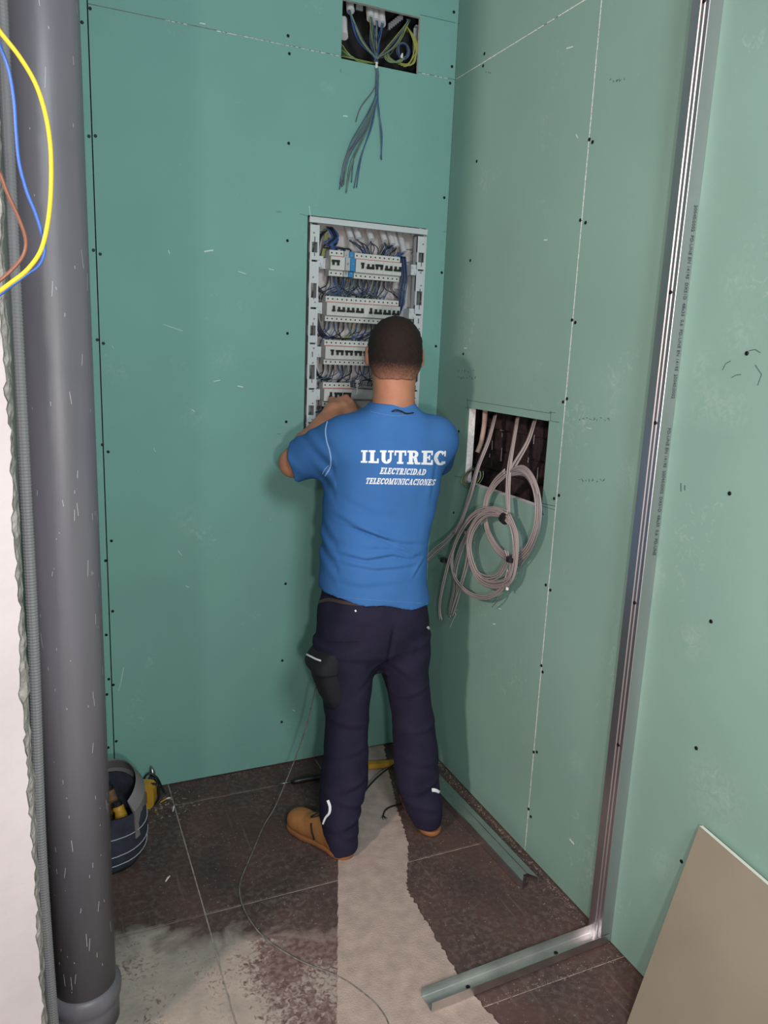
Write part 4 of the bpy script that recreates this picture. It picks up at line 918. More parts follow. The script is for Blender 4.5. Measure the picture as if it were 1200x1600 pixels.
dR = nrm_(np.array(sleR) - np.array([-.215, -.405, 1.30])); cR = np.array(sleR)
sh.clip(lambda X, Y, Z: np.where(X < -.58, (X - cL[0]) * dL[0] + (Y - cL[1]) * dL[1] + (Z - cL[2]) * dL[2], -1.))
sh.clip(lambda X, Y, Z: np.where((X > -.25) & (Y > -.34), (X - cR[0]) * dR[0] + (Y - cR[1]) * dR[1] + (Z - cR[2]) * dR[2], -1.))
# hem follows the photo: lower on the right side
hL = W(497, 934, 1, -.52); hR = W(671, 946, 1, -.50)
sh.clip(lambda X, Y, Z: (hL[2] + (hR[2] - hL[2]) * (X - hL[0]) / (hR[0] - hL[0]) + .004 * np.sin(X * 40)) - Z + (Y + .5) * .0)
def fold(px, amp, sig, yb=-.54):
    P = np.array([W(u, v, 1, yb)[[0, 2]] for u, v in px])
    def fn(X, Y, Z):
        best = np.full(np.broadcast(X, Y, Z).shape, 9., np.float32); sg = np.zeros_like(best); fade = np.zeros_like(best)
        L = len(P) - 1
        for i in range(L):
            a, b = P[i], P[i + 1]; ab = b - a; t = np.clip(((X - a[0]) * ab[0] + (Z - a[1]) * ab[1]) / (ab @ ab), 0, 1)
            dx = X - a[0] - t * ab[0]; dz = Z - a[1] - t * ab[1]; d = np.sqrt(dx * dx + dz * dz) + 0 * Y
            m = d < best; best = np.where(m, d, best); sg = np.where(m, np.sign(dz) * np.ones_like(d), sg); fade = np.where(m, np.sin(np.pi * np.clip((i + t) / L, .04, .96)) + 0 * Y, fade)
        s_ = sg * best
        prof = np.exp(-((s_ - sig * .9) / sig) ** 2) - .9 * np.exp(-((s_ + sig * .45) / (sig * .6)) ** 2)
        return 1.0 * amp * (.35 + .65 * np.clip((X + .585) / .05, 0, 1)) * prof * fade * np.clip((-.455 - Y) / .05, 0, 1)
    return fn
for px, a_, s_ in [([(512, 793), (535, 812), (562, 826), (590, 838), (625, 848), (668, 850)], .0070, .010), ([(520, 818), (550, 826), (585, 836), (612, 846)], .0045, .006), ([(500, 856), (530, 868), (570, 874), (610, 866), (640, 872), (668, 864)], .0060, .009),
                   ([(508, 872), (545, 884), (585, 888), (630, 884), (668, 878)], .0042, .008), ([(600, 842), (630, 862), (668, 872)], .0040, .007), ([(502, 826), (515, 845), (540, 852)], .0045, .008),
                   ([(560, 855), (600, 856), (650, 862)], .0035, .007), ([(504, 790), (512, 812), (524, 826)], .0035, .008), ([(500, 905), (560, 915), (640, 905)], .0020, .012), ([(520, 770), (580, 800), (650, 812)], .0018, .014), ([(640, 905), (655, 885), (670, 872)], .004, .007), ([(535, 700), (532, 740), (525, 775)], .0022, .012), ([(690, 700), (682, 745), (674, 800)], .0022, .012)]:
    sh.disp(fold(px, a_, s_))
sh.disp(lambda X, Y, Z: np.where(X < -.58, .0014 * np.sin((X * .7 + Z * 1.1 - Y * .5) * 85) * (1 + np.sin(X * 60 + Z * 25)), 0.) + .0010 * np.sin(X * 47 + Z * 31) * np.sin(Z * 43 - X * 19))
so, sb = field_obj(sh, 't_shirt', M['shirt'], man, 1)
def ribbon(bvh, px, wd, name, m, parent, off=.0012, sub=4, thick=.0012, **k):
    P = [hit(bvh, u, v, off) for u, v in [tuple(q) for q in cr([(a, b, 0) for a, b in px], sub)] for u, v in [(u, v)]] if False else [hit(bvh, q[0], q[1], off) for q in cr([(a, b, 0) for a, b in px], sub)]
    P = [np.array(p) for p in P if p is not None]
    if len(P) < 2: return None
    P = [p for i, p in enumerate(P) if i == 0 or np.linalg.norm(p - P[i - 1]) < .08]
    g = G(); V = []
    for i, p in enumerate(P):
        t = P[min(i + 1, len(P) - 1)] - P[max(i - 1, 0)]; vd = nrm_(p - CP); l = nrm_(np.cross(t, vd)); ww = wd[0] + (wd[1] - wd[0]) * i / (len(P) - 1) if hasattr(wd, '__len__') else wd
        V += [p - l * ww / 2, p - vd * thick, p + l * ww / 2, p + vd * .003]
    n = len(P); F = [(4 * i + k, 4 * i + (k + 1) % 4, 4 * i + 4 + (k + 1) % 4, 4 * i + 4 + k) for i in range(n - 1) for k in range(4)] + [(3, 2, 1, 0), (4 * n - 4, 4 * n - 3, 4 * n - 2, 4 * n - 1)]
    return g.add(V, F).build(name, m, parent, smooth=False, **k)
ribbon(sb, [(513, 656), (509, 672), (511, 690), (515, 704), (517, 717), (516, 730), (508, 744)], .0042, 'seam', M['shirt_seam'], so, label='pale shoulder seam, highlight painted in')  # the seam's bright highlight is put into its pale colour
ribbon(sb, [(514, 727), (508, 733), (504, 741)], .0025, 'seam', M['shirt_seam'], so, label='pale shoulder seam, highlight painted in')
ribbon(sb, [(579, 643), (600, 648), (625, 650), (647, 646)], .0012, 'collar_stitch', M['shirt_seam'], so)
ribbon(sb, [(496, 931), (540, 934), (600, 939), (668, 943)], .0010, 'hem_stitch', M['shirt_seam'], so)
# slab-serif print across the back, built stroke by stroke
def glyphs():
    S = .27; T_ = .15; H = 1.
    def bar(x0, y0, x1, y1): return [[(x0, y0), (x1, y0), (x1, y1), (x0, y1)]]
    def st(x0, y0, x1, y1, w_): # slanted stroke of horizontal width w_
        return [[(x0, y0), (x0 + w_, y0), (x1 + w_, y1), (x1, y1)]]
    def arc(cx, cy, rx, ry, a0, a1, w0, w1=None, n=12):
        w1 = w0 if w1 is None else w1; out = []
        for i in range(n):
            q = []
            for a, s_ in ((i, 0), (i + 1, 0), (i + 1, 1), (i, 1)):
                an = math.radians(a0 + (a1 - a0) * a / n); wx = w0 * abs(math.cos(an)) + w1 * abs(math.sin(an))
                rr_ = (1 if s_ == 0 else 0); q.append((cx + (rx - (0 if rr_ else wx)) * math.cos(an), cy + (ry - (0 if rr_ else wx)) * math.sin(an)))
            out.append(q)
        return out
    g = {}
    g['I'] = (.46, bar(.12, 0, .34, H) + bar(0, 0, .46, T_) + bar(0, H - T_, .46, H))
    g['L'] = (.72, bar(.12, 0, .12 + S, H) + bar(0, 0, .72, T_) + bar(0, H - T_, .47, H) + bar(.60, 0, .72, .36))
    g['U'] = (.94, bar(.12, .30, .12 + S, H) + bar(0, H - T_, .46, H) + bar(.68, .30, .82, H) + bar(.56, H - T_, .94, H) + arc(.47, .34, .35, .36, 180, 360, .22, .14))
    g['T'] = (.82, bar(.30, 0, .30 + .23, H) + bar(.19, 0, .64, T_) + bar(0, H - T_, .82, H) + bar(0, .62, .11, H) + bar(.71, .62, .82, H))
    g['R'] = (.92, bar(.12, 0, .12 + S, H) + bar(0, 0, .46, T_) + bar(0, H - T_, .50, H) + arc(.48, .73, .29, .27, -90, 90, .20, .12) + bar(.3, .46, .50, .58) + st(.56, 0, .42, .50, .24) + bar(.60, 0, .92, T_))
    g['E'] = (.80, bar(.12, 0, .12 + S, H) + bar(0, 0, .80, T_) + bar(0, H - T_, .78, H) + bar(.68, 0, .80, .34) + bar(.67, .68, .78, H) + bar(.3, .45, .56, .57) + bar(.50, .34, .60, .68))
    g['C'] = (.84, arc(.45, .5, .45, .51, 48, 312, .24, .13, 20) + bar(.70, .62, .82, H) + bar(.66, .10, .80, .28))
    g['D'] = (.90, bar(.12, 0, .12 + S, H) + bar(0, 0, .46, T_) + bar(0, H - T_, .46, H) + arc(.44, .5, .46, .5, -90, 90, .24, .13, 16))
    g['A'] = (.96, st(.10, 0, .40, H, .12) + st(.62, 0, .38, H, .24) + bar(.26, .27, .70, .38) + bar(0, 0, .34, T_) + bar(.54, 0, .96, T_))
    g['O'] = (.90, arc(.45, .5, .45, .51, 0, 360, .24, .13, 26))
    g['N'] = (.96, bar(.12, 0, .25, H) + bar(0, 0, .38, T_) + bar(0, H - T_, .34, H) + st(.62, 0, .12, H, .24) + bar(.72, 0, .85, H) + bar(.60, H - T_, .96, H))
    g['M'] = (1.14, bar(.12, 0, .24, H) + bar(0, 0, .38, T_) + bar(0, H - T_, .34, H) + st(.46, 0, .12, H, .22) + st(.46, 0, .80, H, .14) + bar(.80, 0, 1.02, H) + bar(.72, 0, 1.14, T_) + bar(.86, H - T_, 1.14, H))
    g['S'] = (.74, arc(.37, .735, .36, .275, 30, 262, .22, .13, 14) + arc(.37, .27, .36, .28, -150, 95, .22, .13, 14) + bar(.60, .66, .71, H) + bar(.01, 0, .12, .34))
    return g
GL = glyphs()
def print_line(txt, q, slant=0., gap=.07, nm='lettering'):     # q: pixel corners of the line TL, TR, BR, BL
    Wt = sum(GL[c][0] + gap for c in txt) - gap; q = [np.array(p, float) for p in q]; x = 0; g = G()
    for c in txt:
        gw, polys = GL[c]
        for p in polys:
            A, B, C_, D = [np.array(k) for k in p]; nu = max(1, int(np.linalg.norm(B - A) / .25)); nv_ = max(1, int(np.linalg.norm(D - A) / .25)); ids = []
            for j in range(nv_ + 1):
                for i in range(nu + 1):
                    a, b = i / nu, j / nv_; pt = (A * (1 - a) + B * a) * (1 - b) + (D * (1 - a) + C_ * a) * b
                    s_ = (x + pt[0] + slant * (pt[1] - .5)) / Wt; t_2 = pt[1]
                    px = (q[3] * (1 - s_) + q[2] * s_) * (1 - t_2) + (q[0] * (1 - s_) + q[1] * s_) * t_2
                    ids.append(hit(sb, px[0], px[1], .0010))
            if any(k is None for k in ids): continue
            F = [(j * (nu + 1) + i, j * (nu + 1) + i + 1, (j + 1) * (nu + 1) + i + 1, (j + 1) * (nu + 1) + i) for j in range(nv_) for i in range(nu)]
            g.add(ids, F)
        x += gw + gap
    g.build(nm, M['print'], so)
print_line('ILUTREC', [(564, 703.5), (697, 704.5), (696, 727), (563.5, 723)])
print_line('ELECTRICIDAD', [(595, 730.5), (666, 733), (664.5, 742.5), (593.5, 740.5)], .22)
print_line('TELECOMUNICACIONES', [(572.5, 746.5), (680.5, 749), (678.5, 758.5), (571, 756)], .22)
# cord / tag curling over the collar
P = [hit(sb, 612, 643, .004), hit(sb, 617, 640, .010), hit(sb, 625, 642, .008), hit(sb, 634, 646, .005), hit(sb, 645, 645, .004)]
P = [p for p in P if p is not None]
if len(P) > 2: G().tube(cr(P, 4), .0022, 6).build('collar_cord', M['black_pl'], so, smooth=True)
# ------------------------------------------------------------ trousers
tr = Field((-.67, -.68, .0), (-.12, -.30, .92), .005)
tr.loft([(.555, -.410, -.44, .05, .04), (.59, -.418, -.44, .120, .07), (.635, -.424, -.44, .178, .108), (.70, -.424, -.44, .189, .124), (.777, -.424, -.44, .183, .124), (.84, -.424, -.44, .172, .114)], 2.3, .03)
LL = [(.67, -.520, -.445, .096, .105), (.64, -.526, -.45, .095, .103), (.563, -.521, -.45, .089, .096), (.455, -.515, -.46, .074, .082), (.369, -.516, -.47, .070, .077), (.29, -.524, -.49, .072, .076), (.212, -.536, -.51, .075, .080), (.137, -.557, -.535, .064, .075), (.075, -.564, -.556, .058, .074), (.015, -.562, -.562, .054, .072)]
RL = [(.67, -.328, -.445, .094, .105), (.614, -.319, -.45, .090, .10), (.532, -.305, -.45, .077, .088), (.417, -.281, -.46, .070, .078), (.326, -.269, -.47, .071, .077), (.24, -.267, -.49, .075, .078), (.156, -.266, -.51, .073, .078), (.08, -.260, -.548, .062, .072), (.03, -.256, -.558, .052, .064)]
tr.loft(LL, 2.1, .025); tr.loft(RL, 2.1, .025)
fL = nrm_((-.55, .83, 0)); fR = nrm_((.12, .99, 0)); aL = np.array([-.560, -.560, 0]); aR = np.array([-.258, -.560, 0])
tr.clip(lambda X, Y, Z: np.where(X < -.40, .020 + np.clip(((X - aL[0]) * fL[0] + (Y - aL[1]) * fL[1] + .02) * 1.0, 0, .12), .034 + np.clip(((X - aR[0]) * fR[0] + (Y - aR[1]) * fR[1] + .03) * .8, 0, .1)) - Z)
rg = np.random.RandomState(4)
for (cx, zz, ln, am, ti) in [(-.53, .235, .06, .008, .3), (-.53, .18, .07, .010, -.25), (-.55, .125, .06, .010, .2), (-.55, .09, .05, .007, -.3), (-.53, .33, .07, .005, .3), (-.52, .42, .07, .005, -.2), (-.27, .25, .07, .006, -.2), (-.27, .17, .07, .008, .3), (-.265, .11, .06, .007, -.2), (-.27, .36, .07, .005, .15), (-.29, .50, .07, .004, .3), (-.45, .60, .06, .006, .8), (-.38, .60, .06, .006, -.8), (-.53, .65, .09, .004, -.1), (-.32, .66, .09, .003, .2)]:
    am *= .6; tr.disp(lambda X, Y, Z: am * np.exp(-((Z - zz - ti * (X - cx)) / .011) ** 2) * np.exp(-((X - cx) / ln) ** 2) - am * .7 * np.exp(-((Z - zz + .018 - ti * (X - cx)) / .012) ** 2) * np.exp(-((X - cx) / ln) ** 2))
tr.disp(lambda X, Y, Z: .0022 * np.sin(X * 33 + Z * 21) * np.sin(Z * 37 + Y * 23))
# seat crease
tr.disp(lambda X, Y, Z: -.010 * np.exp(-((X + .408 + (.72 - Z) * .05) / .008) ** 2) * np.clip((.76 - Z) / .05, 0, 1) * (Y < -.45) * (Z > .56))
to_, tb = field_obj(tr, 'work_trousers', M['navy'], man, 1)
# cargo pocket on the left thigh
cp = Field((-.68, -.58, .42), (-.50, -.36, .74), .004)
cp.loft([(.475, -.560, -.47, .034, .050), (.50, -.567, -.468, .040, .060), (.56, -.582, -.463, .046, .068), (.615, -.588, -.46, .046, .070), (.628, -.588, -.46, .042, .068)], 3., .01)
po, pb = field_obj(cp, 'cargo_pocket', M['pocket'], man, 1, label='black cargo pocket on the left thigh')
fp = Field((-.70, -.60, .56), (-.52, -.36, .72), .004)
fp.loft([(.598, -.604, -.468, .046, .078), (.615, -.603, -.466, .046, .078), (.64, -.594, -.464, .040, .074), (.662, -.584, -.462, .032, .068)], 3., .01)
fo, fb = field_obj(fp, 'pocket_flap', M['pocket'], po, 1)
ribbon(fb, [(478, 1022), (486, 1026), (494, 1030), (502, 1033)], .0055, 'reflective_piping', M['reflect'], po, off=.002, thick=.002)
ribbon(tb, [(513, 1250), (516, 1260), (515, 1270), (509, 1278), (505, 1288)], (.010, .005), 'reflective_strip', M['reflect'], to_, off=.002, thick=.002)
ribbon(tb, [(674, 1234), (680, 1235), (686, 1238)], (.012, .009), 'reflective_strip', M['reflect'], to_, off=.002, thick=.002)
ribbon(tb, [(667, 979), (670, 983)], .007, 'reflective_strip', M['reflect'], to_, off=.002, thick=.002)
ribbon(tb, [(555, 953), (556, 956)], .005, 'paint_spot', M['print'], to_, off=.001)
ribbon(tb, [(504, 950), (503, 975), (504, 1000), (530, 1003), (560, 1002)], .002, 'pocket_seam', M['pocket'], to_, off=.001)
ribbon(tb, [(601, 944), (601, 958)], .001, 'stitch', M['belt'], to_); ribbon(tb, [(576, 942), (576, 950)], .001, 'stitch', M['belt'], to_)
ribbon(tb, [(548, 944), (548, 955)], .0012, 'stitch', M['belt'], to_)
ribbon(tb, [(499, 941), (515, 937), (535, 941), (560, 944), (590, 945)], .010, 'belt', M['belt'], man, off=.003, thick=.003, label='narrow strip of brown belt showing under the shirt hem')
ribbon(tb, [(503, 1145), (501, 1160), (502, 1180)], .003, 'knee_seam', M['pocket'], to_, off=.001)
# ------------------------------------------------------------ boots
def boot(heel, toe, lace_side, label):
    heel = np.array([*heel, 0.]); toe = np.array([*toe, 0.]); f_ = nrm_(toe - heel); L = np.linalg.norm(toe - heel); r_ = np.array([f_[1], -f_[0], 0])
    def q(a, b, z): return heel + f_ * a * L + r_ * b + np.array([0, 0, z])
    lo = np.minimum(heel, toe) - .07; hi = np.maximum(heel, toe) + .07; lo[2] = 0; hi[2] = .17
    B = Field(lo - np.array([0, 0, .006]), hi, .0035)
    up = [0, 0, 1.]
    B.ell(q(.15, 0, .050), (.046, .037, .046), [f_, r_, up], .02)
    B.ell(q(.42, 0, .045), (.075, .038, .046), [f_, r_, up], .02)
    B.ell(q(.72, .002, .036), (.070, .046, .036), [f_, r_, up], .02)
    B.ell(q(.86, 0, .034), (.038, .040, .033), [f_, r_, up], .02)
    B.cone(q(.20, 0, .05), q(.26, 0, .095), .036, .033, .02); B.cone(q(.34, 0, .075), q(.58, 0, .058), .034, .026, .02)
    B.clip(lambda X, Y, Z: np.maximum(.016 - Z, Z - .115))
    bt, bb = field_obj(B, 'boot', M['boot'], man, 1, label=label)
    S = Field(lo - np.array([0, 0, .006]), hi, .0035)
    for a, rx, ry in ((.16, .050, .039), (.42, .075, .037), (.70, .074, .048), (.86, .040, .043)): S.ell(q(a, 0, .012), (rx, ry, .03), [f_, r_, up], .015)
    S.clip(lambda X, Y, Z: np.maximum(.003 - Z, Z - .019)); field_obj(S, 'sole', M['sole'], bt, 0)
    for k in range(5):
        a = .42 + k * .065; z = .094 - k * .011
        P = [q(a + .01, -.026, z - .014), q(a, -.014, z - .001), q(a + .01, 0, z + .005), q(a, .014, z - .001), q(a - .01, .026, z - .014)]
        G().tube(cr(P, 3), .0028, 6).build('lace', M['lace'], bt, smooth=True)
    for s_ in (-1, 1):
        G().tube(cr([q(.44, 0, .104), q(.46, s_ * .018, .115), q(.53, s_ * .034, .10), q(.50, s_ * .02, .098), q(.45, 0, .104)], 4), .0024, 6).build('lace', M['lace'], bt, smooth=True)
    return bt, q, bb
b1, q1, bb1 = boot((-.548, -.612), (-.668, -.372), -1, 'left boot with black laces, toe pointing outwards')
boot((-.245, -.605), (-.215, -.345), 1, 'right boot mostly under the trouser leg')
ribbon(bb1, [(487, 1286), (488, 1298), (492, 1312)], .008, 'side_stitching', M['lace'], b1, off=.001)
G().box((-.556, -.6235, .030), (-.536, -.612, .048)).build('heel_tab', M['lace'], b1)
# ------------------------------------------------------------------ things on the floor
# long thin dirty cable from behind the man's left side down and across the floor
Pc = [(-.575, -.36, .50), W(492, 1080, 1, -.33), W(480, 1130, 1, -.30), W(465, 1175, 1, -.28), W(452, 1208, 1, -.27), W(430, 1260, 1, -.32)]
Pf = [W(u, v, 2, .0035) for u, v in [(412, 1290), (393, 1335), (378, 1370), (374, 1392), (379, 1415), (392, 1440), (412, 1464), (440, 1485), (475, 1504), (510, 1518), (540, 1532), (568, 1552), (590, 1572), (607, 1600), (612, 1640)]]
tag(G().tube(cr(Pc + Pf, 6), .0021, 8).build('thin_cable', M['dusty'], smooth=True), 'thin dusty cable hanging at the left thigh and trailing over the tiles', 'cable')
# black pointed tool on the floor behind the left leg
bt_ = thing('hand_tool', 'long dark pointed tool lying on the floor behind the left leg', 'tool', tuple(W(470, 1220, 2, 0)))
a = W(430, 1226, 2, .008); b = W(455, 1222, 2, .012); c = W(520, 1212, 2, .016); d = W(548, 1208, 2, .016)
G().tube([a, a * .4 + b * .6, b], [.0015, .0035, .0045], 8).build('blade', M['steel'], bt_, smooth=True)
G().tube(cr([b, (b + c) / 2 + np.array([0, 0, .004]), c, d], 4), [.006] + [.012] * 5 + [.014] * 6 + [.010], 10).build('handle', M['black_pl'], bt_, smooth=True)
# yellow tool with black grip between the legs
yt = thing('hand_saw', 'yellow handled tool lying on the cement strip between the legs', 'tool', tuple(W(590, 1200, 2, 0)))
a = W(572, 1199, 2, .01); b = W(612, 1196, 2, .01); v = nrm_(b - a); n = np.array([-v[1], v[0], 0])
g = G(); g.prism([a - n * .010, a + v * .03 - n * .013, b - n * .010, b + v * .09 - n * .012, b + v * .09 + n * .012, b + n * .012, a + v * .035 + n * .010, a + n * .014], (0, 0, .018)); g.build('handle', M['tape_yel'], yt)
g = G(); g.prism([a - v * .01 - n * .008, a - n * .008, a + n * .012, a - v * .01 + n * .012], (0, 0, .016)); g.prism([a - v * .12 - n * .004, a - v * .01 - n * .006, a - v * .01 + n * .008, a - v * .12 + n * .002], (0, 0, .004)); g.build('blade', M['steel'], yt, kind='stuff')
# black flex: arcs from the left boot past the yellow tool, end by the right boot
bf = G().tube(cr([W(562, 1252, 2, .02), W(566, 1243, 2, .035), W(575, 1230, 2, .05), W(590, 1214, 2, .05), W(606, 1201, 2, .04), W(620, 1194, 2, .02), W(640, 1200, 2, .005)], 6), .0032, 8).build('power_flex', M['black_pl'], smooth=True)
tag(bf, 'black flex curving up from the left boot to the yellow tool', 'cable')
pf = thing('plug_lead', 'short black lead ending in frayed tip beside the right boot', 'cable', tuple(W(600, 1275, 2, 0)))
G().tube(cr([W(636, 1250, 2, .006), W(628, 1256, 2, .006), W(612, 1260, 2, .006), W(602, 1266, 2, .006), W(598, 1276, 2, .005)], 6), .0030, 8).build('lead', M['black_pl'], pf, smooth=True)
g = G(); rr = random.Random(3)
for k in range(9):
    p = W(598, 1274, 2, .006); g.tube([p, p + np.array([rr.uniform(-.018, .012), rr.uniform(-.035, -.01), -.003])], [.0016, .0006], 5)
g.build('frayed_end', M['black_pl'], pf, kind='stuff')
# open tool bag half behind the pipe
bgt = thing('tool_bag', 'open navy tool bag with grey flap standing behind the drain pipe', 'bag', (-1.235, -.30, 0))
n = 36; bc = np.array([-1.262, -.300]); ra, rb = .125, .150; ang0 = math.radians(12)
def ring(s, z, dx=0, dy=0):
    out = []
    for k in range(n):
        a = 2 * math.pi * k / n; x = ra * s * math.copysign(abs(math.cos(a)) ** .8, math.cos(a)); y = rb * s * math.copysign(abs(math.sin(a)) ** .8, math.sin(a))
        wv_ = 1 + .03 * math.sin(3 * a + z * 20)
        out.append((bc[0] + dx + (x * math.cos(ang0) - y * math.sin(ang0)) * wv_, bc[1] + dy + (x * math.sin(ang0) + y * math.cos(ang0)) * wv_, z + .012 * math.sin(2 * a + 1) * (z / .2)))
    return out
rings = [ring(.86, .003), ring(.98, .03), ring(1.0, .09), ring(.97, .15), ring(.92, .19), ring(.86, .19), ring(.88, .12), ring(.84, .05)]
V = [p for r in rings for p in r]; F = [(i * n + k, i * n + (k + 1) % n, (i + 1) * n + (k + 1) % n, (i + 1) * n + k) for i in range(len(rings) - 1) for k in range(n)] + [tuple(range(n))[::-1], tuple(7 * n + k for k in range(n))]
bg = G().add(V, F).build('bag_body', M['bag'], bgt, smooth=True)
# grey flap folded up as a stiff band on the wall side
g = G(); V = []; m_ = 26
for k in range(m_):
    t = k / (m_ - 1); a = math.radians(-62 + 150 * t)
    ex = 1.04; x = ra * ex * math.cos(a); y = rb * ex * math.sin(a); px_, py_ = bc[0] + x * math.cos(ang0) - y * math.sin(ang0), bc[1] + x * math.sin(ang0) + y * math.cos(ang0)
    hgt = .15 + .10 * math.sin(math.pi * min(1, t * .75 + .25)) * t ** .8
    inx, iny = (bc[0] - px_) * .10, (bc[1] - py_) * .10
    V += [(px_, py_, .10), (px_ + inx * .2, py_ + iny * .2, .10 + hgt * .6), (px_ + inx * 2.2, py_ + iny * 2.2, .10 + hgt * .78), (px_ + inx * 2.2, py_ + iny * 2.2, .095 + hgt * .78), (px_ + inx * .5, py_ + iny * .5, .09 + hgt * .6), (px_ + inx * .3, py_ + iny * .3, .10)]
F = [(6 * k + j, 6 * k + (j + 1) % 6, 6 * k + 6 + (j + 1) % 6, 6 * k + 6 + j) for k in range(m_ - 1) for j in range(6)] + [(0, 5, 4, 3, 2, 1), tuple(6 * (m_ - 1) + j for j in range(6))]
g.add(V, F).build('bag_flap', M['bag_grey'], bgt, smooth=False)
for zz, s in ((.075, 1.01), (.045, 1.005), (.13, .985)):
    rg_ = ring(s, zz); idx = [k % n for k in range(24, 37)]
    G().tube([rg_[k] for k in idx], .0016, 6).build('piping', M['abs2'], bg, smooth=True)
# tools in the bag
for i, (x, y, h, r, m, lb) in enumerate([(-1.262, -.32, .18, .016, 'wood_t', 'worn wooden handle sticking up at the left in the tool bag'), (-1.215, -.355, .17, .018, 'tape_yel', 'orange handled tool at the near right edge in the tool bag'), (-1.232, -.27, .18, .015, 'wood_t', 'brown leather roll at the back of the tool bag')]):
    t = thing('tool', lb, 'tool', (x, y, .06)); g = G().tube(cr([(x, y, .055), (x + .006, y - .004, .055 + h * .5), (x - .004, y + .006, .05 + h * .75)], 4), [r * .6, r * .7, r * .8, r, r * 1.1, r, r * .9, r, r * .8], 12); g.build('handle', M[m], t, smooth=True)
    G().tube([(x - .004, y + .006, .05 + h * .75), (x - .006, y + .010, .05 + h * .82)], r * .9, 12).build('end_cap', M['black_pl'], t)
G().box((-1.32, -.41, .06), (-1.19, -.22, .075)).build('bag_lining', M['bag'], bgt)
# yellow tape measure / case leaning on the wall behind the bag
c = W(222, 1252, 2, .02); ty = thing('tape_measure', 'yellow tape measure case on the floor behind the tool bag', 'tape measure', (c[0], c[1], 0))
u_ = nrm_((.92, -.39, 0)); w_ = np.array([0, 0, 1.]); nn = np.cross(u_, w_)
def rr_loop(a, b, r, k=5):
    out = []
    for cx, cy, s0 in ((a - r, b - r, 0), (-a + r, b - r, 90), (-a + r, -b + r, 180), (a - r, -b + r, 270)):
        for q in range(k + 1):
            an = math.radians(s0 + 90 * q / k); out.append((cx + r * math.cos(an), cy + r * math.sin(an)))
    return out
c0 = np.array([c[0], c[1], .048])
G().prism([c0 + u_ * a + w_ * b + nn * .020 for a, b in rr_loop(.046, .045, .022)], -nn * .040).build('case', M['tape_yel'], ty)
G().prism([c0 + u_ * (a - .002) + w_ * b + nn * .0225 for a, b in rr_loop(.026, .026, .010)], -nn * .004).build('label_plate', M['wood_t'], ty)
G().prism([c0 + u_ * (a - .002) + w_ * (b + .003) + nn * .0240 for a, b in rr_loop(.016, .008, .003)], -nn * .003).build('dark_panel', M['black_pl'], ty)
G().tube(cr([c0 + u_ * .03 + w_ * .04, c0 + u_ * .055 + w_ * .035, c0 + u_ * .058 - w_ * .01, c0 + u_ * .045 - w_ * .035], 4), .004, 8).build('rubber_edge', M['black_pl'], ty)
# dark clamp-like thing against the wall
c = W(240, 1236, 1, -.05); tk = thing('pliers', 'dark pliers propped against the green wall behind the tape measure', 'tool', (c[0], -.05, 0))
for s in (-1, 1): G().tube(cr([(c[0] + s * .012, -.05, .004), (c[0] + s * .016, -.046, .04), (c[0] + s * .005, -.036, .07)], 4), [.004] * 4 + [.006] * 4 + [.005], 8).build('handle', M['black_pl'], tk, smooth=True)
G().tube([(c[0], -.036, .068), (c[0], -.031, .082), (c[0] - .004, -.026, .105)], [.008, .010, .003], 8).build('jaw', M['steel'], tk, smooth=True)
c = W(232, 1226, 1, -.06)
tag(G().tube(cr([(c[0] - .03, -.05, .006), (c[0] - .02, -.045, .05), (c[0] + .0, -.04, .085), (c[0] + .03, -.05, .07), (c[0] + .05, -.055, .02), (c[0] + .06, -.06, .006)], 5), .0035, 7).build('cable_offcut', M['black_pl'], smooth=True), 'stiff black cable offcut arching above the tape measure', 'cable')
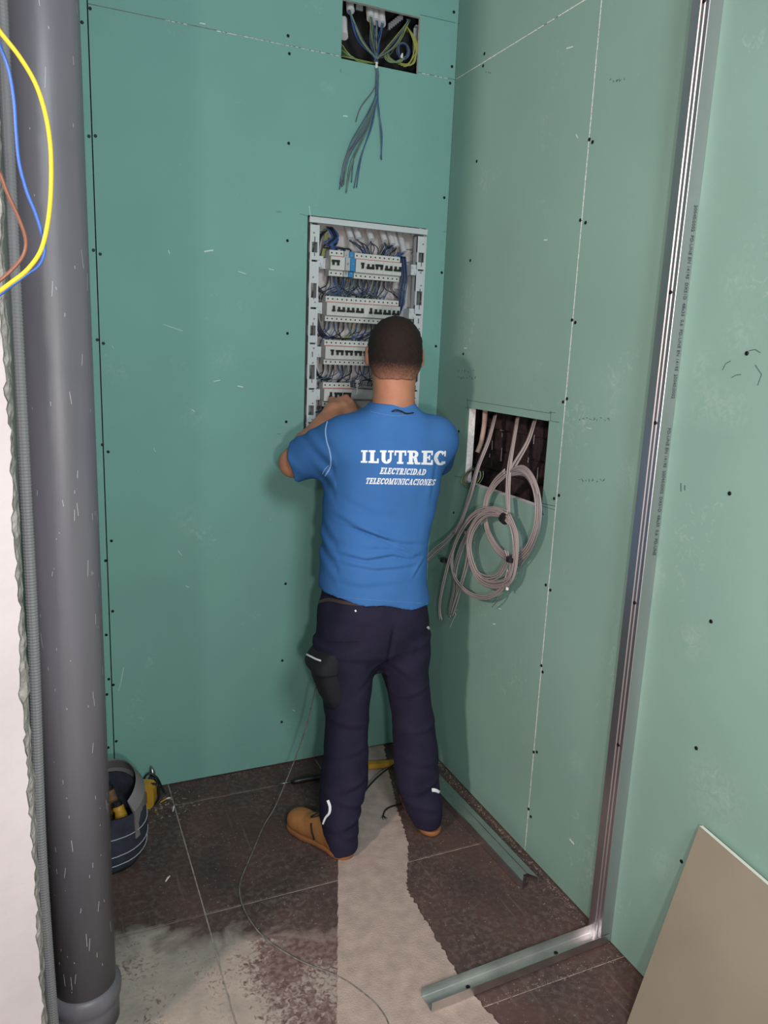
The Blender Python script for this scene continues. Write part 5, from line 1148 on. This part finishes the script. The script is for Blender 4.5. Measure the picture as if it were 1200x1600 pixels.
# small offcuts and crumbs
rr = random.Random(77)
def crumbs(name, pts, m, parent):
    g = G()
    for x, y, s in pts:
        a = rr.uniform(0, 3.14); ca, sa = math.cos(a) * s, math.sin(a) * s; h = s * rr.uniform(.4, .9); q = rr.uniform(.4, 1)
        V = [(x + ca, y + sa, 0), (x - sa * q, y + ca * q, 0), (x - ca, y - sa, 0), (x + sa * q, y - ca * q, 0), (x + ca * .5, y + sa * .5, h), (x - ca * .4, y - sa * .5, h * .8)]
        g.add(V, [(0, 1, 4), (1, 5, 4), (1, 2, 5), (2, 3, 5), (3, 4, 5), (3, 0, 4), (3, 2, 1, 0)])
    return g.build(name, M[m], parent, kind='stuff')
pts = [(-.006 - abs(rr.gauss(0, .016)), rr.uniform(-1.15, -.02), rr.uniform(.0012, .0042)) for _ in range(420)] + [(rr.uniform(-1.2, -.02), -.004 - abs(rr.gauss(0, .008)), rr.uniform(.001, .003)) for _ in range(160)]
pts += [(rr.gauss(-.05, .03), rr.gauss(-.90, .10), rr.uniform(.001, .004)) for _ in range(90)]
pts = [p for p in pts if p[0] < -.004]
crumbs('rubble', pts, 'debris', floor)
crumbs('grit', [(rr.uniform(-1.15, -.05), rr.uniform(-1.5, -.1), rr.uniform(.0008, .0022)) for _ in range(500)], 'debris', floor)
crumbs('rubble', [(rr.gauss(-1.03, .05), rr.gauss(-.12, .05), rr.uniform(.002, .007)) for _ in range(90)], 'debris', floor)
crumbs('rubble', [(rr.uniform(-.48, 0), -1.245 + rr.gauss(0, .008) + .0, rr.uniform(.001, .0035)) for _ in range(160)], 'debris', floor)
for i, (u, v, L, a, m, lb) in enumerate([(256, 1251, .030, .5, 'tape_yel', 'short yellow sheath offcut nearest the tape measure'), (243, 1270, .035, 2.2, 'wood_t', 'brown splinter just right of the tool bag'), (271, 1263, .034, 1.3, 'gypsum', 'pale stick offcut at the right end of the litter by the wall'), (262, 1248, .022, .2, 'gypsum', 'white chip between the yellow offcut and the pale stick'), (262, 1373, .026, .9, 'gypsum', 'lone white splinter on the dark tile left of the cable')]):
    p = W(u, v, 2, .003); d = np.array([math.cos(a), math.sin(a), .0]) * L / 2
    tag(G().tube([p - d, p + d * .2 + np.array([0, 0, .002]), p + d], [.002, .003, .0018], 6).build('offcut', M[m]), lb, 'offcut', group='small offcuts on the floor')
